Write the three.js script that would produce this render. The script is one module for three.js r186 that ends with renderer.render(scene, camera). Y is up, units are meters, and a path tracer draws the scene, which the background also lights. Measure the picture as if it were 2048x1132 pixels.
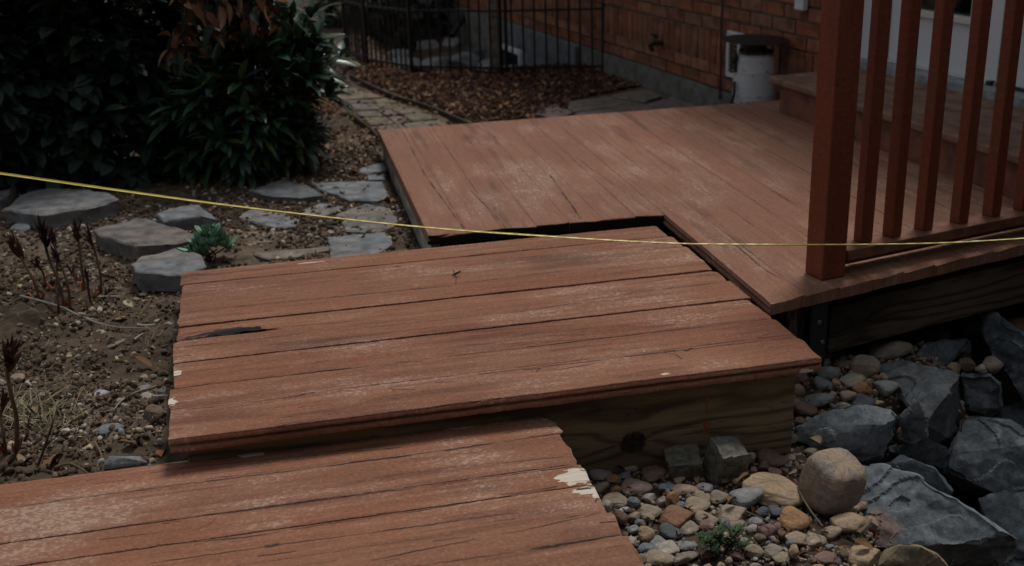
import * as THREE from 'three';
import { mergeGeometries as mergeRaw, mergeVertices, toCreasedNormals } from 'three/addons/utils/BufferGeometryUtils.js';
import { ConvexGeometry } from 'three/addons/geometries/ConvexGeometry.js';
import { RoundedBoxGeometry } from 'three/addons/geometries/RoundedBoxGeometry.js';

// ------------------------------------------------------------------ camera, sky, sun, exposure
const scene = new THREE.Scene();
const camera = new THREE.PerspectiveCamera(27.54, 1024 / 566, 0.1, 400);
const YAW = 0.1969, PIT = 0.3506, ROLL = -0.0322, FPX = 2309.9;
const V = (x, y, z) => new THREE.Vector3(x, y, z);
const EYE = V(-0.4878, 1.2592, 3.9545);
const FWD = V(Math.sin(YAW) * Math.cos(PIT), -Math.sin(PIT), -Math.cos(YAW) * Math.cos(PIT));
const R0 = V(Math.cos(YAW), 0, Math.sin(YAW)), U0 = V(0, 0, 0).crossVectors(R0, FWD);
const RIGHT = R0.clone().multiplyScalar(Math.cos(ROLL)).addScaledVector(U0, Math.sin(ROLL));
const UP = U0.clone().multiplyScalar(Math.cos(ROLL)).addScaledVector(R0, -Math.sin(ROLL));
camera.position.copy(EYE);
camera.quaternion.setFromRotationMatrix(new THREE.Matrix4().makeBasis(RIGHT, UP, FWD.clone().negate()));
camera.focus = 3.05; camera.userData.focus = 3.05; camera.userData.fStop = 3.6;
scene.add(camera);

const SUN_DIR = V(0.25, 0.90, -0.32).normalize();
const sun = new THREE.DirectionalLight(new THREE.Color(1.0, 0.97, 0.93), 2.0);
sun.position.copy(SUN_DIR).multiplyScalar(30); sun.name = 'sun';
sun.castShadow = true; sun.shadow.radius = 30; sun.shadow.mapSize.set(2048, 2048);
Object.assign(sun.shadow.camera, { left: -8, right: 8, top: 8, bottom: -8, near: 1, far: 60 });
scene.add(sun); scene.add(sun.target);

const renderer = new THREE.WebGLRenderer({ antialias: true });
renderer.toneMapping = THREE.LinearToneMapping;
renderer.toneMappingExposure = 0.98;
renderer.shadowMap.enabled = true;

const mergeGeometries = (l) => mergeRaw(l.map(g => g.index ? g.toNonIndexed() : g));
// ------------------------------------------------------------------ random, noise
function rng(seed) { let a = seed >>> 0; return () => { a = (a + 0x6D2B79F5) | 0; let t = Math.imul(a ^ (a >>> 15), 1 | a); t = (t + Math.imul(t ^ (t >>> 7), 61 | t)) ^ t; return ((t ^ (t >>> 14)) >>> 0) / 4294967296; }; }
const rand = rng(7);
const rr = (a, b, r = rand) => a + (b - a) * r();
function hash3(x, y, z) { let h = Math.imul(x, 374761393) ^ Math.imul(y, 668265263) ^ Math.imul(z, 2147483647 ^ 0x5bd1e995); h = Math.imul(h ^ (h >>> 13), 1274126177); h ^= h >>> 16; return (h >>> 0) / 4294967296; }
function n3(x, y, z) {
  const xi = Math.floor(x), yi = Math.floor(y), zi = Math.floor(z); let fx = x - xi, fy = y - yi, fz = z - zi;
  fx = fx * fx * (3 - 2 * fx); fy = fy * fy * (3 - 2 * fy); fz = fz * fz * (3 - 2 * fz);
  const L = (a, b, t) => a + (b - a) * t;
  return L(L(L(hash3(xi, yi, zi), hash3(xi + 1, yi, zi), fx), L(hash3(xi, yi + 1, zi), hash3(xi + 1, yi + 1, zi), fx), fy),
    L(L(hash3(xi, yi, zi + 1), hash3(xi + 1, yi, zi + 1), fx), L(hash3(xi, yi + 1, zi + 1), hash3(xi + 1, yi + 1, zi + 1), fx), fy), fz) * 2 - 1;
}
function n2(x, y, s = 0) {
  const xi = Math.floor(x), yi = Math.floor(y); let fx = x - xi, fy = y - yi; fx = fx * fx * (3 - 2 * fx); fy = fy * fy * (3 - 2 * fy);
  const a = hash3(xi, yi, s), b = hash3(xi + 1, yi, s), c = hash3(xi, yi + 1, s), d = hash3(xi + 1, yi + 1, s);
  return (a + (b - a) * fx + (c - a) * fy + (a - b - c + d) * fx * fy) * 2 - 1;
}
function fbm2(x, y, o, s = 0) { let v = 0, a = 0.5, t = 0; for (let i = 0; i < o; i++) { v += a * n2(x, y, s + i * 17); t += a; a *= 0.5; x *= 2.03; y *= 2.03; } return v / t; }
function fbm3(x, y, z, o) { let v = 0, a = 0.5, t = 0; for (let i = 0; i < o; i++) { v += a * n3(x + i * 9.1, y, z); t += a; a *= 0.5; x *= 2.03; y *= 2.03; z *= 2.03; } return v / t; }
const clamp = (x, a = 0, b = 1) => Math.min(b, Math.max(a, x));
const ss = (a, b, x) => { const t = clamp((x - a) / (b - a)); return t * t * (3 - 2 * t); };
const mix = (a, b, t) => a + (b - a) * t;

// overcast sky, pale cloud with a cooler zenith
{
  const w = 256, h = 128, d = new Float32Array(w * h * 4);
  for (let j = 0; j < h; j++) for (let i = 0; i < w; i++) {
    const el = (j / (h - 1) - 0.5) * Math.PI, az = (i / w) * 2 * Math.PI;
    const x = Math.cos(el) * Math.cos(az), y = Math.sin(el), z = Math.cos(el) * Math.sin(az);
    const c = fbm3(x * 2.3 + 5, y * 3.5, z * 2.3, 4) * 0.5 + 0.5, t = ss(-0.05, 0.9, y);
    const k = (0.27 + 0.09 * t) * (0.8 + 0.45 * c);
    const g = y < -0.03 ? 0.25 : 1, o = (j * w + i) * 4;
    d[o] = k * 0.93 * g; d[o + 1] = k * 0.99 * g; d[o + 2] = k * 1.08 * g; d[o + 3] = 1;
  }
  const sky = new THREE.DataTexture(d, w, h, THREE.RGBAFormat, THREE.FloatType);
  sky.mapping = THREE.EquirectangularReflectionMapping; sky.colorSpace = THREE.LinearSRGBColorSpace;
  sky.magFilter = sky.minFilter = THREE.LinearFilter; sky.wrapS = THREE.RepeatWrapping; sky.needsUpdate = true; sky.name = 'sky';
  scene.background = sky; scene.environment = sky;
}

// ------------------------------------------------------------------ measuring the place: where a sight line of the photograph meets a level, an upright plane, the ground
function ray(px, py) { return FWD.clone().addScaledVector(RIGHT, (px - 1024) / FPX).addScaledVector(UP, -(py - 566) / FPX); }
function at(px, py, y) { const d = ray(px, py); return EYE.clone().addScaledVector(d, (y - EYE.y) / d.y); }
function atPlane(px, py, p, n) { const d = ray(px, py); return EYE.clone().addScaledVector(d, p.clone().sub(EYE).dot(n) / d.dot(n)); }
function atZ(px, py, z) { return atPlane(px, py, V(0, 0, z), V(0, 0, 1)); }
const depthOf = (p) => p.clone().sub(EYE).dot(FWD);
function project(p) { const d = p.clone().sub(EYE), z = d.dot(FWD); return [1024 + FPX * d.dot(RIGHT) / z, 566 - FPX * d.dot(UP) / z]; }

function ground(x, z) {                      // large shape of the ground
  let g = -0.14 - 0.15 * ss(-1.7, -3.3, z) - 0.025 * ss(-3.3, -4.5, z);
  g += 0.03 * ss(-0.6, -1.6, x) * ss(-0.8, -1.4, z);
  const right = ss(-0.55, 0.1, x) * ss(-0.5, 0.5, z);
  const xe = 0.72 + (1.9 - z) * 0.40 + 0.38 * ss(1.15, 0.95, z);
  const p = -0.245 - 0.13 * (Math.min(x, 1.3) - 0.16) - 0.45 * ss(xe, xe + 0.30, x) + 0.075 * ss(1.35, 0.9, z);
  g = mix(g, p, right);
  const under = ss(-0.02, 0.1, x) * ss(-1.9, -1.7, z);
  g = mix(g, Math.min(g, -0.3), under);
  const well = ss(0.35, 0.8, x) * ss(-5.1, -5.7, z) * ss(-9.5, -7.5, z) * ss(3.2, 2.6, x);
  g = mix(g, -0.62, well);
  g += 0.9 * ss(-8.5, -16, z) * ss(1.5, -0.5, x);
  return g;
}
function atG(px, py, up = 0) { let y = -0.2; for (let i = 0; i < 14; i++) { const p = at(px, py, y); y = mix(y, ground(p.x, p.z) + up, 0.7); } return at(px, py, y); }

// ------------------------------------------------------------------ objects
const used = {};
function numbered(name) { const k = used[name] || 0; used[name] = k + 1; return k ? `${name}_${String(k).padStart(3, '0')}` : name; }
function tag(o, label, category, group, kind) {
  if (label) o.userData.label = label; if (category) o.userData.category = category;
  if (group) o.userData.group = group; if (kind) o.userData.kind = kind; return o;
}
function thing(name, label, category, pos = V(0, 0, 0), turn = 0, group) {
  const g = new THREE.Group(); g.name = numbered(name); g.position.copy(pos); g.rotation.y = turn; scene.add(g); return tag(g, label, category, group);
}
function part(name, geo, m, parent) { const o = new THREE.Mesh(geo, m); o.name = parent === scene ? numbered(name) : name; o.castShadow = o.receiveShadow = true; parent.add(o); return o; }
function solo(name, geo, m, label, category, group) { return tag(part(name, geo, m, scene), label, category, group); }
function stuffOf(name, geo, m, mats, parent, cols) {
  const o = new THREE.InstancedMesh(geo, m, mats.length); mats.forEach((x, i) => o.setMatrixAt(i, x));
  if (cols) cols.forEach((c, i) => o.setColorAt(i, c));
  o.name = parent === scene ? numbered(name) : name; o.castShadow = o.receiveShadow = true; o.userData.kind = 'stuff'; parent.add(o); return o;
}
const lin = (r, g, b) => new THREE.Color().setRGB(r, g, b);
const mat = (c, rough = 0.8, o = {}) => new THREE.MeshPhysicalMaterial({ specularIntensity: rough >= 0.7 ? 0.35 : 1, color: Array.isArray(c) ? lin(...c) : c, roughness: rough, side: THREE.DoubleSide, ...o });
const M4 = (p, q, s) => new THREE.Matrix4().compose(p, q, s);
const QE = (x, y, z) => new THREE.Quaternion().setFromEuler(new THREE.Euler(x, y, z, 'YXZ'));
const box = (w, h, d, x = 0, y = 0, z = 0, r = 0) => { const g = r ? new RoundedBoxGeometry(w, h, d, 2, r) : new THREE.BoxGeometry(w, h, d); g.translate(x, y, z); return g; };
function tube(pts, r, seg = 24, rad = 7, taper) {
  const c = new THREE.CatmullRomCurve3(pts); const g = new THREE.TubeGeometry(c, seg, r, rad, false);
  if (taper !== undefined) { const P = g.attributes.position; for (let i = 0; i <= seg; i++) { const t = i / seg, k = mix(1, taper, t), ce = c.getPointAt(t); for (let j = 0; j <= rad; j++) { const a = i * (rad + 1) + j; P.setXYZ(a, mix(ce.x, P.getX(a), k), mix(ce.y, P.getY(a), k), mix(ce.z, P.getZ(a), k)); } } g.computeVertexNormals(); }
  return g;
}
const enc = (v) => { v = clamp(v); return 255 * (v <= 0.0031308 ? 12.92 * v : 1.055 * Math.pow(v, 1 / 2.4) - 0.055); };
function dataTex(w, h, col, srgb, rep) {
  const t = new THREE.DataTexture(col, w, h, THREE.RGBAFormat, THREE.UnsignedByteType);
  if (srgb) t.colorSpace = THREE.SRGBColorSpace; t.magFilter = THREE.LinearFilter; t.minFilter = THREE.LinearMipmapLinearFilter; t.generateMipmaps = true;
  t.wrapS = t.wrapT = rep ? THREE.RepeatWrapping : THREE.ClampToEdgeWrapping; t.needsUpdate = true; return t;
}
// a tile of fine neutral grain (mean 1) for colour and relief; n = cells per tile
function grainTile(px, cells, amp, seed) {
  const c = new Uint8Array(px * px * 4), b = new Uint8Array(px * px * 4);
  const wrapN = (x, y, k, s) => { const xi = Math.floor(x), yi = Math.floor(y); let fx = x - xi, fy = y - yi; fx = fx * fx * (3 - 2 * fx); fy = fy * fy * (3 - 2 * fy); const H = (i, j) => hash3(((i % k) + k) % k, ((j % k) + k) % k, s); return mix(mix(H(xi, yi), H(xi + 1, yi), fx), mix(H(xi, yi + 1), H(xi + 1, yi + 1), fx), fy) * 2 - 1; };
  for (let j = 0; j < px; j++) for (let i = 0; i < px; i++) {
    let v = 0, a = 0.5, k = cells, t = 0; for (let o = 0; o < 5; o++) { v += a * wrapN(i / px * k, j / px * k, k, seed + o); t += a; a *= 0.62; k *= 2; } v /= t;
    const o = (j * px + i) * 4, q = enc(clamp(0.72 * (1 + amp * v))); c[o] = c[o + 1] = c[o + 2] = q; c[o + 3] = 255; const h = 255 * clamp(0.5 + 0.5 * v); b[o] = b[o + 1] = b[o + 2] = h; b[o + 3] = 255;
  }
  return { map: dataTex(px, px, c, true, true), bump: dataTex(px, px, b, false, true) };
}
const GRAIN = grainTile(512, 8, 0.75, 11);
const GRAINFINE = grainTile(256, 24, 0.5, 31);
function boxUV(g, k = 1) {                       // uv in metres from the dominant axis of each face
  if (g.index) g = g.toNonIndexed(); const P = g.attributes.position, n = P.count, uv = new Float32Array(n * 2), a = V(0, 0, 0), b = V(0, 0, 0), c = V(0, 0, 0);
  for (let i = 0; i < n; i += 3) {
    a.fromBufferAttribute(P, i); b.fromBufferAttribute(P, i + 1); c.fromBufferAttribute(P, i + 2);
    const N = b.clone().sub(a).cross(c.clone().sub(a)), x = Math.abs(N.x), y = Math.abs(N.y), z = Math.abs(N.z);
    [a, b, c].forEach((p, q) => { const o = (i + q) * 2; if (y >= x && y >= z) { uv[o] = p.x * k; uv[o + 1] = p.z * k; } else if (x >= z) { uv[o] = p.z * k; uv[o + 1] = p.y * k; } else { uv[o] = p.x * k; uv[o + 1] = p.y * k; } });
  }
  g.setAttribute('uv', new THREE.BufferAttribute(uv, 2)); return g;
}
function paintVerts(g, fn) { const P = g.attributes.position, N = g.attributes.normal, c = new Float32Array(P.count * 3); for (let i = 0; i < P.count; i++) { const k = fn(P.getX(i), P.getY(i), P.getZ(i), N ? N.getY(i) : 1); c[i * 3] = k[0]; c[i * 3 + 1] = k[1]; c[i * 3 + 2] = k[2]; } g.setAttribute('color', new THREE.BufferAttribute(c, 3)); return g; }

// ------------------------------------------------------------------ painted wood texture: grain along u, cracks, worn specks, chips down to bare wood
function paintedWood({ W, H, px, seed, base = [0.228, 0.094, 0.052], cracks = [], wear = [], chips = [], nCracks = 60, seams = [], rotAndHoleShade = [], seamD = 0.6, wearAmt = 1, streak = 1 }) {
  const w = Math.round(W / px), h = Math.round(H / px), col = new Float32Array(w * h * 3), hei = new Float32Array(w * h), r = rng(seed);
  for (let j = 0; j < h; j++) for (let i = 0; i < w; i++) {
    const u = i * px, v = j * px, o = j * w + i;
    const warp = 0.01 * fbm2(u * 3, v * 5, 2, seed);
    const lowf = fbm2(u * 1.7, v * 3.4, 3, seed + 1), st = fbm2(u * 3.2, (v + warp) * 75, 3, seed + 2), fine = n2(u * 60, v * 330, seed + 3), sp = n2(u * 240, v * 400, seed + 4), sp2 = n2(u * 105, v * 190, seed + 9), sp3 = n2(u * 170, v * 260, seed + 10);
    let wm = fbm2(u * 4.2, v * 11, 4, seed + 5) * 0.9 + 0.25 * st - 0.12;
    for (const q of wear) { const du = (u - q[0]) / q[2], dv = (v - q[1]) / q[3]; const e = du * du + dv * dv; if (e < 4) wm += 0.62 * q[4] * Math.exp(-e * 1.4); }
    let bi = 0; while (bi < seams.length && v > seams[bi]) bi++; const bt = hash3(bi, seed, 3) - 0.5, bh = hash3(bi, seed, 4) - 0.5; let k = 1 + 0.13 * bt + 0.13 * lowf + streak * 0.13 * st + 0.05 * fine + 0.15 * sp + 0.11 * sp3;
    const fleck = ss(0.45, 0.8, sp3 * 0.7 + sp * 0.6) * 0.17; const flake = ss(0.15, 0.45, sp2 * 0.7 + sp3 * 0.5 + sp * 0.3 + 0.55 * (wm - 0.35)); const m = clamp((ss(-0.3, 0.8, wm) * 0.34 + ss(-0.25, 0.75, wm) * flake * 0.85 + fleck) * wearAmt);
    const dk = ss(0.2, 0.7, fbm2(u * 2.3 + 9, v * 18, 4, seed + 6)) * 0.34 + 0.12 * ss(0.25, 0.6, fbm2(u * 5, v * 90, 3, seed + 13));      // darker weathered streaks
    k *= 1 - dk;
    const hue = 0.10 * bh + 0.06 * fbm2(u * 2.2, v * 6, 2, seed + 8);
    col[o * 3] = mix(base[0] * k, 0.47, m * 0.56); col[o * 3 + 1] = mix(base[1] * k * (1 + hue), 0.345, m * 0.56); col[o * 3 + 2] = mix(base[2] * k * (1 + hue * 1.5), 0.26, m * 0.56);
    hei[o] = 0.72 + 0.10 * st + 0.06 * fine + 0.08 * sp + 0.05 * sp3 + 0.04 * m;
  }
  const stampAt = (u, v, rad, depth, dark, c) => {
    const R = Math.max(1, Math.ceil(rad / px)), ci = u / px, cj = v / px;
    for (let j = Math.floor(cj - R); j <= cj + R; j++) for (let i = Math.floor(ci - R); i <= ci + R; i++) {
      if (i < 0 || j < 0 || i >= w || j >= h) continue; const d = Math.hypot(i - ci, j - cj) * px / rad, a = clamp(1.25 - d); if (a <= 0) continue; const o = j * w + i;
      hei[o] = Math.min(hei[o], mix(hei[o], 0.72 - depth, a)); const t = a * dark; for (let q = 0; q < 3; q++) col[o * 3 + q] = mix(col[o * 3 + q], c[q], t);
    }
  };
  const CR = [0.028, 0.019, 0.016];
  const crack = (pts, width, dark = 0.9, jag = 0.0022) => {
    for (let s = 0; s < pts.length - 1; s++) {
      const [u0, v0] = pts[s], [u1, v1] = pts[s + 1], L = Math.hypot(u1 - u0, v1 - v0), n = Math.max(2, Math.ceil(L / (px * 0.8)));
      for (let i = 0; i <= n; i++) { const t = i / n, u = mix(u0, u1, t), v = mix(v0, v1, t) + jag * fbm2(u * 38, s * 3.7 + v0 * 50, 3, seed + 50) + 0.0012 * n2(u * 220, v0 * 90, seed + 51); const wv = width * (0.45 + 0.75 * clamp(0.5 + fbm2(u * 20, v0 * 31 + s, 2, seed + 53))); const e = n2(u * 13, v0 * 77, seed + 54); if (e < -0.72) continue; stampAt(u, v, Math.max(wv, px * 0.62), 0.6, dark * clamp(0.6 + e * 0.7, 0.25, 1), CR); }
    }
  };
  for (const v of seams) crack([[0, v], [W, v]], 0.0012, seamD, 0.0022);
  for (const c of cracks) crack(c.p, c.w || 0.0018, c.d || 0.92);
  for (let i = 0; i < nCracks; i++) { let u = r() * W, v = r() * H, p = [[u, v]]; const L = 0.025 + 0.26 * r() * r(); const n = 1 + Math.floor(r() * 3); for (let k = 0; k < n; k++) { u += L / n; v += (r() - 0.5) * 0.006; p.push([u, v]); } crack(p, 0.0007 + 0.0011 * r() * r(), 0.45 + 0.5 * r()); }
  for (const [pts, rad] of rotAndHoleShade) for (let s = 0; s < pts.length - 1; s++) for (let i = 0; i <= 160; i++) { const t = i / 160, u = mix(pts[s][0], pts[s + 1][0], t), v = mix(pts[s][1], pts[s + 1][1], t) + 0.004 * fbm2(u * 55, s + 3, 3, seed + 81); stampAt(u, v, rad * (0.55 + 0.7 * clamp(0.5 + fbm2(u * 34, v * 80, 3, seed + 82))), 0.65, 1.2, [0.007, 0.005, 0.004]); }  // rotted wood, with the shade inside the open split painted near black
  for (const c of chips) {                                      // bare pale wood, ragged outline, split along the grain
    const [cu, cv, ru, rv] = c;
    for (let j = Math.floor((cv - rv * 1.5) / px); j < (cv + rv * 1.5) / px; j++) for (let i = Math.floor((cu - ru * 1.5) / px); i < (cu + ru * 1.5) / px; i++) {
      if (i < 0 || j < 0 || i >= w || j >= h) continue; const u = i * px, v = j * px, o = j * w + i;
      const e = Math.hypot((u - cu) / ru, (v - cv) / rv) + 0.6 * fbm2(u * 45, v * 110, 4, seed + 70);
      if (e < 1) { const g = 1 + 0.12 * n2(u * 30, v * 500, seed + 71); col[o * 3] = 0.60 * g; col[o * 3 + 1] = 0.52 * g; col[o * 3 + 2] = 0.42 * g; hei[o] = 0.5; if (n2(u * 9, v * 160, seed + 72) > 0.62) { col[o * 3] = 0.06; col[o * 3 + 1] = 0.045; col[o * 3 + 2] = 0.03; hei[o] = 0.15; } }
    }
  }
  for (let i = 0; i < W * H * 9; i++) stampAt(r() * W, r() * H, 0.001 + 0.0016 * r(), 0.3, 0.8, [0.05, 0.03, 0.025]);
  const a = new Uint8Array(w * h * 4), b = new Uint8Array(w * h * 4);
  for (let o = 0; o < w * h; o++) { a[o * 4] = enc(col[o * 3]); a[o * 4 + 1] = enc(col[o * 3 + 1]); a[o * 4 + 2] = enc(col[o * 3 + 2]); a[o * 4 + 3] = 255; b[o * 4] = b[o * 4 + 1] = b[o * 4 + 2] = 255 * clamp(hei[o]); b[o * 4 + 3] = 255; }
  return { map: dataTex(w, h, a, true), bump: dataTex(w, h, b, false), W, H };
}
// sawn bare timber: rings, a knot, paint drips
function timberTex({ W, H, px, seed, base = [0.20, 0.145, 0.085], knots = [], drips = [], stain = 0.4 }) {
  const w = Math.round(W / px), h = Math.round(H / px), a = new Uint8Array(w * h * 4), b = new Uint8Array(w * h * 4);
  for (let j = 0; j < h; j++) for (let i = 0; i < w; i++) {
    const u = i * px, v = j * px, o = (j * w + i) * 4; let f = v * (62 + 30 * n2(v * 9, seed, 3)) + 5.5 * fbm2(u * 0.9, v * 5, 3, seed) + 0.9 * fbm2(u * 7, v * 25, 3, seed + 1), kn = 0, ring = 0;
    for (const [ku, kv, kr] of knots) { const du = (u - ku) / 1.7, dv = v - kv, d = Math.hypot(du, dv); f += Math.sign(dv + 1e-6) * 5.5 * Math.exp(-d / (kr * 2.2)); kn = Math.max(kn, ss(kr * 1.0, kr * 0.75, Math.hypot((u - ku) / 1.15, dv) + 0.006 * fbm2(u * 60, v * 60, 2, seed + 3))); ring = Math.max(ring, ss(kr * 2.0, kr, d)); }
    const s = 0.5 + 0.5 * Math.sin(f * 2.2), late = Math.pow(s, 3), fib = n2(u * 12, v * 420, seed + 4), st = fbm2(u * 1.8, v * 7, 4, seed + 5);
    let k = (1 - 0.55 * late) * (1 + 0.10 * fib) * (1 - stain * ss(-0.1, 0.6, st)) * (1 - 0.3 * ss(0.1, 0.5, fbm2(u * 4, v * 30, 4, seed + 15))); k *= 1 - 0.15 * ring;
    let c = [base[0] * k, base[1] * k, base[2] * k]; if (kn > 0) { const z = 0.03 + 0.02 * n2(u * 90, v * 90, seed + 6); c = c.map((q, n) => mix(q, z * [1, 0.75, 0.6][n], kn)); }
    for (const [du, v0, v1, wd] of drips) { const x = (u - du - 0.002 * n2(v * 60, du * 9, seed)) / (wd * (0.5 + 0.9 * clamp(0.5 + n2(v * 45, du * 31, seed + 8)))); if (Math.abs(x) < 1 && v > v0 && v < v1) { c = [0.30, 0.075, 0.03]; } }
    const cr = Math.abs(n2(u * 2.2, v * 55, seed + 12)) < 0.012 ? 0.5 : 0; c = c.map(q => q * (1 - cr));
    a[o] = enc(c[0]); a[o + 1] = enc(c[1]); a[o + 2] = enc(c[2]); a[o + 3] = 255; b[o] = b[o + 1] = b[o + 2] = 255 * clamp(0.6 - 0.25 * late + 0.12 * fib - 0.5 * cr - 0.2 * kn); b[o + 3] = 255;
  }
  return { map: dataTex(w, h, a, true), bump: dataTex(w, h, b, false), W, H };
}

// a plank along +x from x0 to x1, between z0 and z1, top at y=0; opts give ragged ends, rotted edge, tongue-and-groove noses
function plank({ x0, x1, z0, z1, th = 0.038, seed, tex, nx, gap = 0.0015, wob = 0.0016, noseZ1 = false, noseZ0 = false, rag = 0.004, endL = null, endR = null, carve = null, y = 0, worn = 0.004 }) {
  const L = x1 - x0, NX = nx || Math.max(10, Math.round(L / 0.02)); const prof = []; const rd = 0.0007 + worn * 0.2, zt = [0, rd * 0.25, rd, ...[0.12, 0.25, 0.4, 0.5, 0.6, 0.75, 0.88].map(t => t * (z1 - z0)), z1 - z0 - rd, z1 - z0 - rd * 0.25, z1 - z0];
  const nose = (sgn) => [[-0.001, -0.003, 1], [0.002, -0.008, 1], [0.003, -0.013, 1], [-0.0015, -0.0165, 1], [-0.0065, -0.0185, 1], [-0.006, -0.0225, 1], [0.004, -0.025, 1], [0.006, -0.030, 1], [0.0045, -0.036, 1], [0.001, -th, 1]].map(([d, yy]) => [d, yy]);
  const pts = [];                                                // profile (z offset from edge, y)
  if (noseZ0) { const q = nose(); for (let i = q.length - 1; i >= 0; i--) pts.push([z0 - q[i][0], q[i][1], 0]); } else { pts.push([z0 + gap, -th, 0]); pts.push([z0 + gap, -th * 0.4, 0]); }
  zt.forEach((t, i) => { const e = Math.min(i, zt.length - 1 - i); const edge = e === 0 ? -rd : e === 1 ? -rd * 0.35 : 0; const z = z0 + gap + t * (z1 - z0 - 2 * gap) / (z1 - z0); pts.push([(noseZ0 && i < 3) ? z - gap : z, edge, 1]); });
  if (noseZ1) { for (const q of nose()) pts.push([z1 + q[0], q[1], 2]); } else { pts.push([z1 - gap, -th * 0.4, 2]); pts.push([z1 - gap, -th, 2]); }
  const K = pts.length, pos = [], uv = [], idx = []; const cup = (hash3(seed, 1, 2) - 0.5) * 0.003, tw = (hash3(seed, 3, 2) - 0.5) * 0.002;
  for (let i = 0; i <= NX; i++) for (let k = 0; k < K; k++) {
    const t = i / NX; let [z, yy, sd] = pts[k]; const s = clamp((z - z0) / (z1 - z0));
    const eL = (endL ? endL(z) : 0) + rag * (fbm2(z * 90, seed * 3.1, 3, 5) + 0.8 * n2(z * 22, seed * 1.7, 9)), eR = (endR ? endR(z) : 0) + rag * (fbm2(z * 90 + 40, seed * 3.1, 3, 7) + 0.8 * n2(z * 22 + 11, seed * 1.7, 8));
    let x = mix(x0 + eL, x1 + eR, t);
    const ez0 = wob * fbm2(x * 7, seed * 5.3, 3, 1) + 0.0007 * n2(x * 60, seed, 2), ez1 = wob * fbm2(x * 7 + 50, seed * 5.3, 3, 3) + 0.0007 * n2(x * 60, seed + 0.5, 4);
    z += mix(ez0 + Math.abs(ez0) * 0.4, ez1 - Math.abs(ez1) * 0.4, s);
    let dy = cup * (4 * (s - 0.5) * (s - 0.5) - 0.3) + tw * (s - 0.5) * (t - 0.5) * 2 + 0.0011 * fbm2(x * 5, z * 16, 3, seed) + 0.0005 * n2(x * 50, z * 90, seed);
    if (sd !== 1) dy += 0.0012 * n2(x * 40, yy * 200, seed + 3);
    if (carve) { const q = carve(x, s, z); z += q[0]; dy += q[1]; }
    const er = Math.min(x - x0, x1 - x); if (yy > -0.01) dy -= 0.0035 * Math.exp(-Math.max(er, 0) / 0.005);
    pos.push(x, y + yy + dy, z); uv.push(x / tex.W, z / tex.H + (sd === 1 ? 0 : (yy * (sd ? 1 : -1)) * -0.2 / tex.H));
  }
  for (let i = 0; i < NX; i++) for (let k = 0; k < K - 1; k++) { const a = i * K + k, b = a + K; idx.push(a, a + 1, b, b, a + 1, b + 1); }
  for (let i = 0; i < NX; i++) { const a = i * K, b = a + K, c = a + K - 1, d = b + K - 1; idx.push(a, b, c, c, b, d); }      // underside
  for (const i of [0, NX]) { const o = i * K, f = i ? 1 : 0; for (let k = 0; k < (K >> 1); k++) { const a = o + k, b = o + k + 1, c = o + K - 1 - k, d = o + K - 2 - k; if (b >= d) { if (b === d) idx.push(a, b, c); break; } idx.push(a, b, c, b, d, c); } }
  const g = new THREE.BufferGeometry(); g.setAttribute('position', new THREE.Float32BufferAttribute(pos, 3)); g.setAttribute('uv', new THREE.Float32BufferAttribute(uv, 2)); g.setIndex(idx);
  const out = toCreasedNormals(g, 0.7); { const cp = [], o = NX * K; for (let k = 0; k < K; k++) cp.push(pos[(o + k) * 3] + 0.0012, pos[(o + k) * 3 + 1] - (pts[k][2] === 1 ? 0.0035 : 0), pos[(o + k) * 3 + 2]); const ci = []; for (let k = 0; k < (K >> 1); k++) { const b = k + 1, c = K - 1 - k, d = K - 2 - k; if (b >= d) { if (b === d) ci.push(k, b, c); break; } ci.push(k, b, c, b, d, c); } const cg = new THREE.BufferGeometry(); cg.setAttribute('position', new THREE.Float32BufferAttribute(cp, 3)); cg.setIndex(ci); cg.computeVertexNormals(); out.userData.cap = boxUV(cg, 4); }
  return out;
}
const rotX2Z = new THREE.Matrix4().makeRotationY(-Math.PI / 2);    // plank along x -> along z

// ================================================================== GROUND
const soilM = mat(0xffffff, 0.95, { vertexColors: true, map: GRAIN.map, bumpMap: GRAIN.bump, bumpScale: 0.006 });
const bumpsAt = (x, z) => {
  const near = ss(-6, -1.5, z) * ss(0.3, -0.1, x);
  return 0.012 * fbm2(x * 7, z * 7, 3, 401) + near * (0.015 * fbm2(x * 26, z * 26, 3, 402) + 0.011 * Math.abs(n2(x * 70, z * 70, 405)));
};
const inMulch = (x, z) => { const p = mulchPoly; let c = false; for (let i = 0, j = p.length - 1; i < p.length; j = i++) { if ((p[i].z > z) !== (p[j].z > z) && x < (p[j].x - p[i].x) * (z - p[i].z) / (p[j].z - p[i].z) + p[i].x) c = !c; } return c; };
const mulchPoly = [[705, 122], [760, 128], [1000, 100], [1225, 140], [1290, 172], [1150, 200], [1120, 232], [960, 250], [925, 238], [850, 205], [735, 165], [690, 145]].map(([x, y]) => atG(x, y));
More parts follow.
